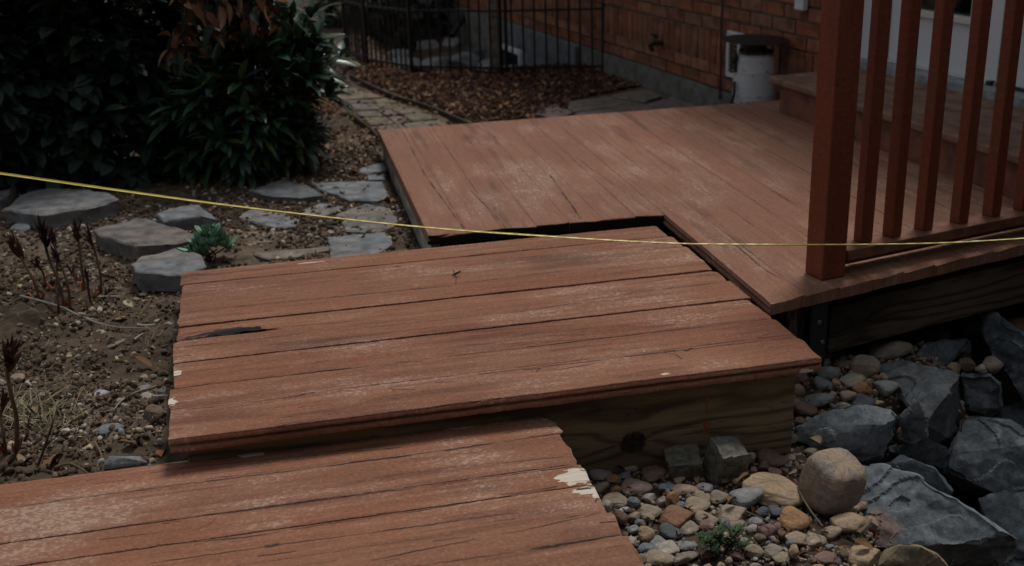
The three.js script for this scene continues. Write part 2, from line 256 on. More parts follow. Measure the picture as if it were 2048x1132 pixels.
{
  const line = (segs) => { const o = []; for (const [a, b, d] of segs) { const n = Math.max(1, Math.round((b - a) / d)); for (let i = 0; i < n; i++) o.push(a + (b - a) * i / n); } o.push(segs[segs.length - 1][1]); return o; };
  const X = line([[-140, -20, 20], [-20, -4, 1.6], [-4, -2.0, 0.1], [-2.0, 0.16, 0.011], [0.16, 2.4, 0.05], [2.4, 5, 0.4], [5, 20, 2], [20, 140, 20]]);
  const Z = line([[-140, -20, 15], [-20, -8, 0.5], [-8, -4, 0.07], [-4, -1.9, 0.03], [-1.9, 1.9, 0.011], [1.9, 3, 0.08], [3, 6, 0.5], [6, 40, 6], [40, 140, 25]]);
  const pos = [], col = [], uv = [], idx = [];
  for (const z of Z) for (const x of X) {
    pos.push(x, ground(x, z) + bumpsAt(x, z), z); uv.push(x / 0.45, z / 0.45);
    const a = fbm2(x * 2.2, z * 2.2, 4, 410), b = fbm2(x * 11, z * 11, 3, 411), c = ss(0.1, 0.5, fbm2(x * 35, z * 35, 2, 412));
    let k = 1 + 0.3 * a + 0.25 * b + 0.25 * c, q = [0.100 * k, 0.070 * k, 0.048 * k];
    const dry = ss(-0.15, 0.35, a + 0.35 * ss(-0.95, -0.2, x) * ss(0.4, -0.5, z)); q = [mix(q[0], 0.205, dry * 0.5), mix(q[1], 0.155, dry * 0.5), mix(q[2], 0.112, dry * 0.5)];
    if (inMulch(x, z)) q = [0.05 * k, 0.032 * k, 0.022 * k];
    if (x > 0.05 && z > -0.2) q = [0.07 * k, 0.05 * k, 0.035 * k];
    col.push(...q);
  }
  const nx = X.length; for (let j = 0; j < Z.length - 1; j++) for (let i = 0; i < nx - 1; i++) { const a = j * nx + i; idx.push(a, a + nx, a + 1, a + 1, a + nx, a + nx + 1); }
  const g = new THREE.BufferGeometry(); g.setAttribute('position', new THREE.Float32BufferAttribute(pos, 3)); g.setAttribute('color', new THREE.Float32BufferAttribute(col, 3)); g.setAttribute('uv', new THREE.Float32BufferAttribute(uv, 2)); g.setIndex(idx); g.computeVertexNormals();
  tag(part('ground', g, soilM, scene), 'bare brown garden soil around the deck and steps', null, null, 'structure');
}
const gy = (x, z) => ground(x, z) + bumpsAt(x, z);
function onSoil(px, py, up = 0) { const p = atG(px, py, up); p.y = gy(p.x, p.z) + up; return p; }
// ================================================================== DECK AND STEPS
const MID = { x: -0.8524, y: -0.01, z: 0.1267, yaw: 0.0137 }, LOW = { x: 0.1175 - 1.9 * Math.cos(0.0132), y: -0.095, z: 1.3175 + 1.9 * Math.sin(0.0132), yaw: 0.0132 };
const toUV = (B) => (px, py) => { const p = at(px, py, B.y), dx = p.x - B.x, dz = p.z - B.z, c = Math.cos(B.yaw), s = Math.sin(B.yaw); return [dx * c - dz * s, dx * s + dz * c]; };
const mU = toUV(MID), lU = toUV(LOW);
const poly = (f, list, w, d) => ({ p: list.map(([x, y]) => f(x, y)), w, d });
const spot = (f, px, py, ru, rv, a) => [...f(px, py), ru, rv, a];
const midSeams = [0, 0.128, 0.256, 0.394, 0.512, 0.628, 0.79, 0.955, 1.082, 1.25];
const lowSeams = [0, 0.114, 0.279, 0.378, 0.5, 0.6, 0.73, 0.86, 0.99, 1.12];
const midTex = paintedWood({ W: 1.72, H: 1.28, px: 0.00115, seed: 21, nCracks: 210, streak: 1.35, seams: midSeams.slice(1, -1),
  cracks: [
    poly(mU, [[650, 597], [780, 584], [911, 571]], 0.0024), poly(mU, [[906, 541], [912, 556], [911, 571]], 0.0016), poly(mU, [[903, 550], [922, 545]], 0.0045),
    poly(mU, [[671, 663], [862, 643], [1053, 622], [1250, 590], [1350, 577]], 0.0018), poly(mU, [[950, 664], [1039, 657], [1141, 650]], 0.0015), poly(mU, [[1095, 672], [1170, 670]], 0.0018),
    poly(mU, [[650, 742], [844, 721]], 0.0016), poly(mU, [[957, 749], [1085, 733], [1201, 721], [1350, 700]], 0.0022), poly(mU, [[1048, 740], [1080, 737], [1072, 745]], 0.0035), poly(mU, [[1085, 733], [1120, 740], [1190, 727]], 0.0017), poly(mU, [[1230, 601], [1279, 594]], 0.0016), poly(mU, [[930, 690], [1080, 684], [1260, 672]], 0.0012),
    poly(mU, [[364, 552], [448, 546], [640, 526]], 0.0026), poly(mU, [[381, 557], [420, 556]], 0.002), poly(mU, [[363, 596], [533, 577]], 0.002), poly(mU, [[358, 628], [477, 615], [700, 592]], 0.0018),
    poly(mU, [[357, 676], [417, 664], [470, 657]], 0.006), poly(mU, [[430, 660], [477, 654], [491, 657]], 0.009), poly(mU, [[477, 657], [568, 651], [690, 643]], 0.0018), poly(mU, [[365, 667], [440, 655]], 0.002),
    poly(mU, [[349, 697], [498, 681], [600, 668]], 0.002), poly(mU, [[350, 714], [380, 711]], 0.0016), poly(mU, [[346, 735], [477, 721], [700, 697]], 0.0013), poly(mU, [[339, 781], [417, 767], [560, 752], [700, 735]], 0.003), poly(mU, [[374, 819], [547, 799], [607, 789], [700, 781]], 0.0018), poly(mU, [[590, 793], [610, 788]], 0.003), poly(mU, [[335, 861], [367, 857]], 0.0016),
    poly(mU, [[1250, 504], [1370, 494]], 0.0025), poly(mU, [[1250, 568], [1340, 556], [1420, 547]], 0.0015), poly(mU, [[1250, 585], [1367, 575], [1441, 566]], 0.003), poly(mU, [[1458, 607], [1497, 604]], 0.0022), poly(mU, [[1303, 665], [1420, 653], [1533, 641]], 0.0014), poly(mU, [[1250, 714], [1331, 705], [1384, 698], [1582, 675]], 0.0022), poly(mU, [[1338, 707], [1352, 711], [1364, 718]], 0.0018), poly(mU, [[1370, 702], [1384, 697]], 0.006), poly(mU, [[1515, 675], [1540, 667], [1578, 661]], 0.0012), poly(mU, [[775, 775], [790, 783]], 0.002), poly(mU, [[780, 779], [830, 780]], 0.0013), poly(mU, [[780, 560], [930, 548]], 0.0011), poly(mU, [[1000, 530], [1250, 512]], 0.0012)],
  rotAndHoleShade: [[[[0.0, 0.622], [0.09, 0.608], [0.17, 0.596], [0.225, 0.592]], 0.015], [[[0.10, 0.598], [0.21, 0.583], [0.232, 0.583]], 0.014], [[[0.235, 0.592], [0.262, 0.600]], 0.004], [[[1.55, 0.622], [1.70, 0.621]], 0.004]],  // decayed split edges, the darkness of the hollow put into the colour
  wear: [spot(mU, 730, 690, .22, .06, .75), spot(mU, 800, 700, .16, .04, .5), spot(mU, 560, 833, .12, .025, .7), spot(mU, 620, 800, .08, .02, .6), spot(mU, 470, 810, .1, .03, .3), spot(mU, 560, 600, .15, .03, .55), spot(mU, 1280, 500, .12, .04, .5), spot(mU, 1200, 575, .25, .05, .45), spot(mU, 1340, 630, .1, .05, .55), spot(mU, 880, 625, .25, .03, .4), spot(mU, 760, 540, .15, .03, .35), spot(mU, 1330, 748, .02, .01, 1.4), spot(mU, 960, 600, .3, .06, .3), spot(mU, 430, 578, .06, .02, .3)],
  chips: [[...mU(351, 747), .014, .022], [...mU(342, 803), .015, .021], [...mU(1330, 748), .012, .006], [...mU(620, 525), .05, .004], [...mU(1618, 722), .02, .003]] });
const lowTex = paintedWood({ W: 1.94, H: 1.15, px: 0.0012, seed: 57, nCracks: 190, streak: 1.3, wearAmt: 1.05, seams: lowSeams.slice(1, -1), base: [0.228, 0.095, 0.053],
  cracks: [
    poly(lU, [[300, 946], [388, 933], [485, 924], [625, 911], [800, 895]], 0.0018), poly(lU, [[100, 966], [240, 950]], 0.0012), poly(lU, [[0, 1019], [100, 1005], [208, 990], [300, 979], [410, 964], [687, 929], [889, 902], [1122, 867]], 0.0024), poly(lU, [[1060, 873], [1124, 864]], 0.004), poly(lU, [[700, 926], [820, 912]], 0.0035),
    poly(lU, [[0, 1089], [160, 1067], [340, 1039], [454, 1027], [709, 992], [889, 968], [1148, 933]], 0.0018), poly(lU, [[313, 1091], [485, 1074], [678, 1043], [836, 1021], [1047, 986], [1135, 975]], 0.002), poly(lU, [[1000, 989], [1090, 977], [1112, 972]], 0.0032), poly(lU, [[300, 1126], [520, 1095], [555, 1089], [739, 1065], [1021, 1025]], 0.0022), poly(lU, [[530, 1093], [556, 1088]], 0.006), poly(lU, [[515, 1111], [590, 1102]], 0.002), poly(lU, [[744, 1120], [950, 1078], [1050, 1060], [1190, 1028]], 0.0018), poly(lU, [[889, 1126], [1080, 1098], [1240, 1070]], 0.003), poly(lU, [[60, 1128], [200, 1110], [330, 1090]], 0.0013), poly(lU, [[1200, 1045], [1230, 1040]], 0.003), poly(lU, [[385, 1062], [420, 1048], [430, 1037]], 0.0012), poly(lU, [[1010, 866], [1060, 857], [1120, 850]], 0.002), poly(lU, [[1195, 995], [1190, 1003]], 0.002), poly(lU, [[950, 932], [1150, 912]], 0.0014)],
  wear: [spot(lU, 150, 985, .16, .05, .75), spot(lU, 60, 1030, .2, .06, .9), spot(lU, 240, 1040, .2, .06, .8), spot(lU, 320, 1000, .14, .03, .6), spot(lU, 500, 1000, .16, .03, .55), spot(lU, 880, 925, .15, .04, .6), spot(lU, 1090, 1020, .12, .03, .6), spot(lU, 640, 1060, .2, .03, .3), spot(lU, 30, 1100, .2, .05, .55), spot(lU, 1000, 960, .15, .04, .3), spot(lU, 300, 935, .12, .02, .5)],
  chips: [[...lU(1160, 952), .05, .034], [...lU(1180, 979), .034, .015], [...lU(1195, 990), .016, .006], [...lU(395, 917), .06, .010], [...lU(502, 909), .035, .012], [...lU(916, 856), .04, .005], [...lU(1089, 838), .008, .004]] });
const DX = 2.9, DZ = -1.83;
const upU = (px, py) => { const p = at(px, py, 0); return [p.z - DZ, DX - p.x]; };
const deckX = [0, .139, .27, .398, .525, .652, .779, .889]; for (let x = 1.018; x < 2.85; x += 0.127) deckX.push(x); deckX.push(2.9);
const upTex = paintedWood({ W: 2.86, H: 2.92, px: 0.0023, seed: 91, nCracks: 90, streak: 0.45, wearAmt: 0.9, seamD: 0.3, base: [0.222, 0.104, 0.064], seams: deckX.slice(1, -1).map(x => DX - x),
  cracks: [poly(upU, [[805, 262], [850, 350], [930, 460]], 0.0028), poly(upU, [[1100, 350], [1150, 420], [1162, 436]], 0.004), poly(upU, [[950, 250], [1020, 292]], 0.003), poly(upU, [[1130, 300], [1300, 420]], 0.002), poly(upU, [[1460, 480], [1530, 540], [1610, 582]], 0.003), poly(upU, [[940, 380], [990, 430], [1010, 455]], 0.0025)],
  wear: [spot(upU, 1060, 350, .3, .35, .5), spot(upU, 960, 420, .15, .2, .45), spot(upU, 1050, 382, .02, .06, 1.0), spot(upU, 1150, 400, .03, .04, .7), spot(upU, 860, 358, .01, .03, .9), spot(upU, 1300, 330, .5, .4, .25), spot(upU, 1520, 537, .03, .04, .6), spot(upU, 1400, 250, .2, .3, .2)], chips: [] });
const paintM = (t, bs = 0.0034) => mat(0xffffff, 0.82, { map: t.map, bumpMap: t.bump, bumpScale: bs, specularIntensity: 0.6 });
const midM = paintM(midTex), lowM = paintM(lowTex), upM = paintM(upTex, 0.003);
const rimTex = timberTex({ W: 1.7, H: 0.27, px: 0.0012, seed: 5, base: [0.23, 0.17, 0.095], knots: [[1.19, 0.10, 0.036]], drips: [[1.397, 0.155, 0.215, .0028], [1.392, 0.105, 0.135, .006], [1.404, 0.075, 0.13, .002]], stain: 0.35 });
const rimM = mat(0xffffff, 0.85, { map: rimTex.map, bumpMap: rimTex.bump, bumpScale: 0.002 });
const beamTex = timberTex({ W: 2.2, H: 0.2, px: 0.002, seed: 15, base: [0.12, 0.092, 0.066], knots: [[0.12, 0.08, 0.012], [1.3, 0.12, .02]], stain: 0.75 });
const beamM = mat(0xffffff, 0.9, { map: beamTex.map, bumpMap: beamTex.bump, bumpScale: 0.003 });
const paleTex = timberTex({ W: 2, H: 0.2, px: 0.002, seed: 25, base: [0.56, 0.51, 0.42], knots: [[0.7, 0.1, 0.012]], stain: 0.3 });
const paleM = mat(0xffffff, 0.85, { map: paleTex.map, bumpMap: paleTex.bump, bumpScale: 0.001 });
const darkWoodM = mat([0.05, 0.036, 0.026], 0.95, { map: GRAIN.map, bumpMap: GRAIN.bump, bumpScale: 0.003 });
const redM = mat([0.165, 0.034, 0.011], 0.55, { map: GRAINFINE.map, bumpMap: GRAINFINE.bump, bumpScale: 0.0008 });
const redFadedM = mat([0.23, 0.085, 0.045], 0.65, { map: GRAIN.map, bumpMap: GRAIN.bump, bumpScale: 0.002 });
const redTex = paintedWood({ W: 1.3, H: 0.4, px: 0.0015, seed: 131, base: [0.175, 0.034, 0.010], nCracks: 60, wearAmt: 0.12, streak: 1.2, wear: [[0.03, 0.2, 0.03, 0.3, 0.8]] });
const railM = mat(0xffffff, 0.55, { map: redTex.map, bumpMap: redTex.bump, bumpScale: 0.0018 });
const alongY = (g) => { const q = boxUV(g), u = q.attributes.uv; for (let i = 0; i < u.count; i++) { const a = u.getX(i), b = u.getY(i); u.setXY(i, clamp(b / 1.3, 0.001, 0.999), a + 0.18); } return q; };
const blackM = mat([0.012, 0.012, 0.013], 0.5), steelM = mat([0.16, 0.16, 0.16], 0.55, { metalness: 0.5 });
// a board with its face on +z, uv across the face
function faceBoard(L, H, T, tex, u0 = 0) { const g = new RoundedBoxGeometry(L, H, T, 2, 0.003); const P = g.attributes.position, uv = g.attributes.uv; for (let i = 0; i < P.count; i++) uv.setXY(i, (u0 + P.getX(i) + L / 2) / tex.W, (P.getY(i) + H / 2) / tex.H); return g; }

const endM = mat([0.03, 0.02, 0.015], 0.95, { map: GRAIN.map, bumpMap: GRAIN.bump, bumpScale: 0.004 });
// --- upper deck
const deck = thing('wooden_deck', 'red-brown painted wooden deck platform in front of the brick house', 'deck', V(0, 0, 0));
const frontLine = (x) => 0.972 - 0.263 * (x - 0.883);
deckX.slice(0, -1).forEach((xa, i) => {
  const xb = deckX[i + 1], notch = xb < 0.895, zb = notch ? 0 : frontLine((xa + xb) / 2);
  const endR = notch ? (z => 0.010 * n2(z * 17, i, 77)) : (z => frontLine(DX - z) - zb);
  const g = plank({ x0: 0, x1: zb - DZ, z0: DX - xb, z1: DX - xa, seed: 300 + i, tex: upTex, noseZ1: i === 0 || i === 7, rag: notch ? 0.006 : 0.004, gap: -0.0003, endR, endL: z => 0.008 * n2(z * 9, i, 78), wob: 0.0007, nx: 90, worn: 0.0005 });
  const b = part('board', g, upM, deck); b.position.set(DX, 0, DZ); b.rotation.y = -Math.PI / 2;
  if (notch) part('end_grain', g.userData.cap, endM, b);
});
{
  const L = 1.74, f = part('fascia_board', faceBoard(L, 0.22, 0.036, paleTex), paleM, deck); f.rotation.y = -Math.PI / 2; f.position.set(0.03, -0.15, DZ + 0.05 + L / 2); f.userData.label = 'pale unpainted side board of the deck';
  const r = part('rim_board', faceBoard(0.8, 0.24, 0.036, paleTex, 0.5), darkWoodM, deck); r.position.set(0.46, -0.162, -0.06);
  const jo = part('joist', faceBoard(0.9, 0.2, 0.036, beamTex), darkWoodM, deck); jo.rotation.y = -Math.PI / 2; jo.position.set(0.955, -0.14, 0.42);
  const dir = V(1, 0, -0.263).normalize(), nrm = V(0.263, 0, 1).normalize(), turn = Math.atan2(0.263, 1), o = V(0.883, 0, 0.972);
  const place = (m, along, back, y) => { m.rotation.y = turn; m.position.copy(o).addScaledVector(dir, along).addScaledVector(nrm, -back); m.position.y = y; };
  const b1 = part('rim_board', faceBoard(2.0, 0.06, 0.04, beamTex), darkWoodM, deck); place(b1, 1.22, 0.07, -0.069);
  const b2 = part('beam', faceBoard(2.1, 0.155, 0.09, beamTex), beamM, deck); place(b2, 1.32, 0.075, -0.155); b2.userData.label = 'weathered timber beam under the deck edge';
  const br = part('steel_bracket', mergeGeometries([box(0.062, 0.30, 0.006), box(0.006, 0.30, 0.07, 0.034, 0, -0.035)]), blackM, deck); place(br, 0.212, 0.02, -0.20);
  [[0.005, 0.09], [0.022, 0.02], [0.004, -0.05]].forEach(([x, y]) => { const bo = part('bolt', new THREE.SphereGeometry(0.0085, 12, 8).scale(1, 1, 0.5), steelM, br); bo.position.set(x - 0.004, y, 0.005); });
  const s1 = part('support_post', box(0.07, 0.32, 0.05, 0, 0, 0, 0.004), beamM, deck); place(s1, 0.145, 0.07, -0.21);
  const s2 = part('support_post', box(0.05, 0.32, 0.05, 0, 0, 0, 0.004), beamM, deck); place(s2, 0.07, 0.16, -0.21);
}
// --- middle step
const mid = thing('wooden_step', 'wide middle step of red-brown worn planks with a knotty bare timber front', 'wooden step', V(MID.x, MID.y, MID.z), MID.yaw, 'worn plank steps');
for (let i = 0; i < midSeams.length - 1; i++) {
  const z0 = midSeams[i], z1 = midSeams[i + 1], last = i === midSeams.length - 2;
  const off = [1.674, 1.689, 1.692, 1.691, 1.698, 1.706, 1.694, 1.70, 1.703][i];
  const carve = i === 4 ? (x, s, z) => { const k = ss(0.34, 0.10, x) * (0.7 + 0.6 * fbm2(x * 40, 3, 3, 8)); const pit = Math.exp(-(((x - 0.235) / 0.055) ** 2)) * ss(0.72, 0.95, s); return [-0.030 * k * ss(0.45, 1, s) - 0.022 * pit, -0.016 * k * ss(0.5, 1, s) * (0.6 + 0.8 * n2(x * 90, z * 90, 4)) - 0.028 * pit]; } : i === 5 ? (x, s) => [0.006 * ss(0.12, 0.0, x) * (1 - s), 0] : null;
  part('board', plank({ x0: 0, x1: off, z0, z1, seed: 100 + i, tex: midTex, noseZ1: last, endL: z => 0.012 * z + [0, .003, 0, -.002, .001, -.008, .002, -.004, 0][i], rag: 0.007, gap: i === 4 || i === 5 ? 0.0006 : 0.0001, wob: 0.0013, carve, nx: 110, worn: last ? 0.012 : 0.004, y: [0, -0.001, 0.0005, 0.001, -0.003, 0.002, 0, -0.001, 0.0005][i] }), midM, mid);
}
{
  const f = part('fascia_board', faceBoard(1.60, 0.262, 0.038, rimTex, 0.05), rimM, mid); f.position.set(0.05 + 0.80, -0.170, 1.192); f.userData.label = 'bare timber front board with a dark knot and orange paint drips';
  for (const x of [0.07, 1.625]) { const s = part('side_board', faceBoard(1.1, 0.25, 0.038, beamTex), beamM, mid); s.rotation.y = x < 1 ? -Math.PI / 2 : Math.PI / 2; s.position.set(x, -0.166, 0.62); }
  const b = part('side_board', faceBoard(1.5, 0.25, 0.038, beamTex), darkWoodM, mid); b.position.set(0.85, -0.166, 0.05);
}
// --- lower step
const low = thing('wooden_step', 'lowest and nearest step of red-brown planks with chipped bare wood at its right end', 'wooden step', V(LOW.x, LOW.y, LOW.z), LOW.yaw, 'worn plank steps');
for (let i = 0; i < lowSeams.length - 1; i++) {
  const e = [1.897, 1.908, 1.913, 1.914, 1.917, 1.926, 1.929, 1.93, 1.93][i];
  part('board', plank({ x0: 0, x1: e, z0: lowSeams[i], z1: lowSeams[i + 1], seed: 200 + i, tex: lowTex, endR: i === 0 ? (z => 0.016 * ss(0.01, 0.1, z)) : null, rag: 0.009, gap: 0.0001, wob: 0.0014, nx: 110, worn: 0.005, y: [0, 0.001, 0, -0.001, 0, 0.0005, 0, 0, 0][i] }), lowM, low);
}
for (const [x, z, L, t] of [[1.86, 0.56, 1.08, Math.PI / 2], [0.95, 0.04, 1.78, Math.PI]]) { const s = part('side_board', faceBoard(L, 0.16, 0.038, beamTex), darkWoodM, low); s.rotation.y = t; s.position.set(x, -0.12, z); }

// --- railing
{
  const dir = V(1, 0, -0.235).normalize(), turn = Math.atan2(0.235, 1);
  const base = V(1.152, 0, 0.788);
  const R = thing('wooden_railing', 'rust-red wooden railing with a square post standing on the deck corner', 'railing', base, turn);
  const post = part('post', alongY(box(0.089, 1.25, 0.089, 0, 0.625, 0, 0.006)), railM, R); post.rotation.y = -0.04;
  const bal = alongY(box(0.043, 1.1, 0.043, 0, 0.55, 0, 0.003));
  const spots = [[1736, 485], [1809, 480], [1881, 469], [1955, 456], [2021, 442]].map(([x, y]) => { const p = at(x, y, 0.085).sub(base); return p.dot(dir); });
  const d0 = (spots[4] - spots[0]) / 4; for (let k = 5; k < 9; k++) spots.push(spots[4] + d0 * (k - 4));
  spots.forEach((s, i) => { const b = part('baluster', bal, railM, R); b.position.set(s, 0.085, -0.012 + 0.004 * (i % 2)); b.rotation.set(0, rr(-0.12, 0.12), rr(-0.004, 0.004)); });
  const rail = part('bottom_rail', mergeGeometries([boxUV(box(1.7, 0.036, 0.085, 0.05 + 0.85, 0.066, 0.0, 0.004), 3)]), redFadedM, R);
  const lowr = part('rail_block', boxUV(box(1.7, 0.03, 0.035, 0.9, 0.0335, -0.02, 0.003), 3), redM, R);
  part('top_rail', boxUV(box(1.9, 0.038, 0.1, 0.9, 1.27, 0, 0.004), 3), redM, R);
}

// ================================================================== HOUSE
const HT = 8.5 * Math.PI / 180, HD = V(Math.sin(HT), 0, Math.cos(HT)), HN = V(HD.z, 0, -HD.x), HO = V(2.45, 0, -1.8);
const onWall = (px, py, off = 0) => { const p = atPlane(px, py, HO.clone().addScaledVector(HN, off), HN), q = p.clone().sub(HO); return [q.dot(HD), p.y]; };
{
  // house frame: local x = along the wall toward the camera (s), y up, local z = out of the wall (toward the deck, -HN)
  const H = thing('brick_house', 'red brick house with white doors at the right behind the deck', 'house', HO.clone());
  H.quaternion.setFromRotationMatrix(new THREE.Matrix4().makeBasis(HD, V(0, 1, 0), HN.clone().negate()));
  const hx = (g) => g;                                            // builder works in (s, y, out)
  const mortarM = mat([0.30, 0.26, 0.22], 0.95, { map: GRAIN.map, bumpMap: GRAIN.bump, bumpScale: 0.003 });
  const concM = mat([0.19, 0.185, 0.165], 0.9, { map: GRAIN.map, bumpMap: GRAIN.bump, bumpScale: 0.003 });
  const greyM = mat([0.17, 0.185, 0.195], 0.85, { map: GRAIN.map });
  const whiteM = mat([0.58, 0.60, 0.62], 0.5), offM = mat([0.55, 0.53, 0.47], 0.6), capM = mat([0.10, 0.065, 0.05], 0.8);
  const T = 2.5, S0 = -9.0, S1 = 0.0, BACK = -4.0;
  // walls with thickness: brick front wall, door wall set back, ends, back, ceiling
  const w = [box(S1 - S0, T + 0.145, 0.2, (S0 + S1) / 2, (T - 0.145) / 2, -0.112), box(0.02, 2.3, 0.1, S1 - 0.01, 1.3, -0.26)];
  part('wall', boxUV(mergeGeometries(w), 2), mortarM, H);
  const deepWin = [-5.13, -4.56];
  part('foundation', boxUV(mergeGeometries([box(S1 - S0, 0.9, 0.24, (S0 + S1) / 2, -0.598, -0.105)]), 1.5), concM, H);
  part('foundation', boxUV(box(1.75, 0.56, 0.03, -4.25, -0.44, 0.033), 1.5), greyM, H).userData.label = 'blue-grey painted stretch of foundation behind the fence';
  const shell = [box(0.2, T + 0.6, 3.6, S0 + 0.1, T / 2 - 0.3, -2.02), box(0.2, T + 0.6, 3.6, 3.9, T / 2 - 0.3, -2.02), box(13, T + 0.6, 0.2, -2.5, T / 2 - 0.3, -3.9), box(4.0 - 1.85, T - 0.15, 0.2, 2.925, T / 2 + 0.075, -0.24), box(2.2, T - 2.2, 0.2, 0.9, 2.35, -0.24), box(13, 0.15, 4, -2.5, 0.05, -2.1)];
  part('side_wall', boxUV(mergeGeometries(shell), 2), mortarM, H);
  const roofG = new THREE.ExtrudeGeometry(new THREE.Shape([[0.12, T + 0.003], [0.12, T + 0.12], [-1.95, T + 1.1], [-4.05, T + 0.12], [-4.05, T + 0.003]].map(([a, b]) => new THREE.Vector2(a, b))), { depth: 13.2, bevelEnabled: false });
  roofG.rotateY(-Math.PI / 2); const rp = roofG.attributes.position; // (x=out) -> local z ; depth -> -x
  for (let i = 0; i < rp.count; i++) { const x = rp.getX(i), z = rp.getZ(i); rp.setX(i, x + 4.1); rp.setZ(i, z); } roofG.computeVertexNormals();
  part('roof', roofG, mat([0.05, 0.045, 0.04], 0.95), H);
  // bricks: two courses on the foundation, a soldier course, running courses above
  const brickMs = [[0.30, 0.12, 0.068], [0.34, 0.14, 0.078], [0.26, 0.11, 0.066], [0.37, 0.165, 0.092], [0.29, 0.14, 0.09], [0.31, 0.115, 0.06]].map(c => mat(c, 0.92, { map: GRAIN.map, bumpMap: GRAIN.bump, bumpScale: 0.004 }));
  const mk = (L, Hh, seed) => { const g = new RoundedBoxGeometry(L, Hh, 0.05, 1, 0.004), P = g.attributes.position; for (let i = 0; i < P.count; i++) { P.setX(i, P.getX(i) + 0.0035 * n3(P.getX(i) * 30 + seed, P.getY(i) * 30, P.getZ(i) * 9)); P.setY(i, P.getY(i) + 0.003 * n3(P.getX(i) * 30, P.getY(i) * 30 + seed, P.getZ(i) * 9)); } const u = boxUV(g, 2.2), q = u.attributes.uv; for (let i = 0; i < q.count; i++) q.setXY(i, q.getX(i) + seed * 0.37, q.getY(i) + seed * 0.21); u.computeVertexNormals(); return u; };
  const runV = [1, 2, 3, 4, 5].map(s => mk(0.222, 0.068, s)), solV = [6, 7, 8].map(s => mk(0.070, 0.200, s));
  const far = []; let count = 0; const rb = rng(99);
  const put = (g, s, y) => {
    const wp = HO.clone().addScaledVector(HD, s).add(V(0, y, 0)), [px, py] = project(wp), m = Math.floor(rb() * 6), o = 0.006 + rb() * 0.006, ry = (rb() - 0.5) * 0.02;
    if (py > -25 && px > 1000 && count < 296) { const b = part('brick', g, brickMs[m], H); b.position.set(s, y, o - 0.025); b.rotation.set(0, ry, (rb() - 0.5) * 0.012); count++; }
    else { const q = g.clone(); q.rotateY(ry); q.translate(s, y, o - 0.025); far.push(q); }
  };
  const skip = (s, y) => false;
  for (let c = 0; c < 2; c++) for (let s = S1 - 0.118 - (c % 2) * 0.117; s > -7.6; s -= 0.2345) put(runV[Math.floor(rb() * 5)], s, -0.107 + c * 0.0805);
  for (let s = S1 - 0.04; s > -7.6; s -= 0.0805) put(solV[Math.floor(rb() * 3)], s, 0.105);
  for (let c = 0; c < 28; c++) for (let s = S1 - 0.118 - (c % 2) * 0.117; s > (c < 8 ? -7.6 : -8.8); s -= 0.2345) put(runV[Math.floor(rb() * 5)], s, 0.253 + c * 0.0805);
  tag(part('brickwork', mergeGeometries(far), brickMs[0], H), null, null, null, 'stuff');
  // basement window
  {
    const [a, b, yt, yb] = [-5.12, -4.57, -0.375, -0.56]; const W = part('window', mergeGeometries([box(b - a, 0.035, 0.05, (a + b) / 2, yt, 0.06), box(0.035, 0.30, 0.05, a, yt - 0.15, 0.06), box(0.035, 0.30, 0.05, b, yt - 0.15, 0.06), box(b - a, 0.035, 0.05, (a + b) / 2, yt - 0.30, 0.06)]), whiteM, H);
    W.userData.label = 'small white-framed basement window behind the fence';
    part('pane', box(b - a - 0.03, 0.27, 0.006, (a + b) / 2, yt - 0.15, 0.055), mat([0.01, 0.011, 0.012], 0.08), W);
  }
  // door opening: casing, two white door leaves, threshold
  const D = -0.12;
  part('door_casing', mergeGeometries([box(0.21, 2.1, 0.05, 0.105, 1.205, D - 0.02, 0.004), box(0.03, 2.1, 0.09, 0.222, 1.205, D - 0.045, 0.004), box(0.09, 2.1, 0.05, 1.86, 1.205, D - 0.02, 0.004), box(1.9, 0.1, 0.05, 0.95, 2.31, D - 0.02, 0.004)]), whiteM, H);
  part('weather_strip', box(0.016, 2.0, 0.03, 0.247, 1.23, D - 0.045), blackM, H);
  const leaf = (s0, s1, g0, g1) => {
    const c = (s0 + s1) / 2, gb = 0.50, gt = 2.05; const d = part('door', mergeGeometries([box(s1 - s0, gb - 0.232, 0.045, c, (gb + 0.232) / 2, D - 0.06, 0.003), box(g0 - s0, gt - gb + 0.2, 0.045, (s0 + g0) / 2, (gb + gt + 0.2) / 2, D - 0.06), box(s1 - g1, gt - gb + 0.2, 0.045, (s1 + g1) / 2, (gb + gt + 0.2) / 2, D - 0.06), box(g1 - g0, 0.2, 0.045, (g0 + g1) / 2, gt + 0.1, D - 0.06)]), whiteM, H);
    part('glazing_bead', mergeGeometries([box(g1 - g0 + 0.06, 0.03, 0.03, (g0 + g1) / 2, gb - 0.012, D - 0.03, 0.003), box(0.03, gt - gb, 0.03, g0 - 0.015, (gb + gt) / 2, D - 0.03, 0.003), box(0.03, gt - gb, 0.03, g1 + 0.015, (gb + gt) / 2, D - 0.03, 0.003)]), offM, d);
    part('pane', box(g1 - g0, gt - gb, 0.006, (g0 + g1) / 2, (gb + gt) / 2, D - 0.07), new THREE.MeshPhysicalMaterial({ color: 0xffffff, transmission: 1, thickness: 0, roughness: 0.03, ior: 1.5 }), d);
  };
  leaf(0.262, 1.045, 0.39, 0.86); leaf(1.055, 1.81, 1.215, 1.68);
  part('bottom_seal', box(0.78, 0.012, 0.02, 0.66, 0.226, D - 0.035), offM, H); part('bottom_seal', box(0.75, 0.012, 0.02, 1.435, 0.226, D - 0.035), blackM, H); part('hinge', box(0.03, 0.022, 0.03, 1.03, 0.228, D - 0.02, 0.003), blackM, H);
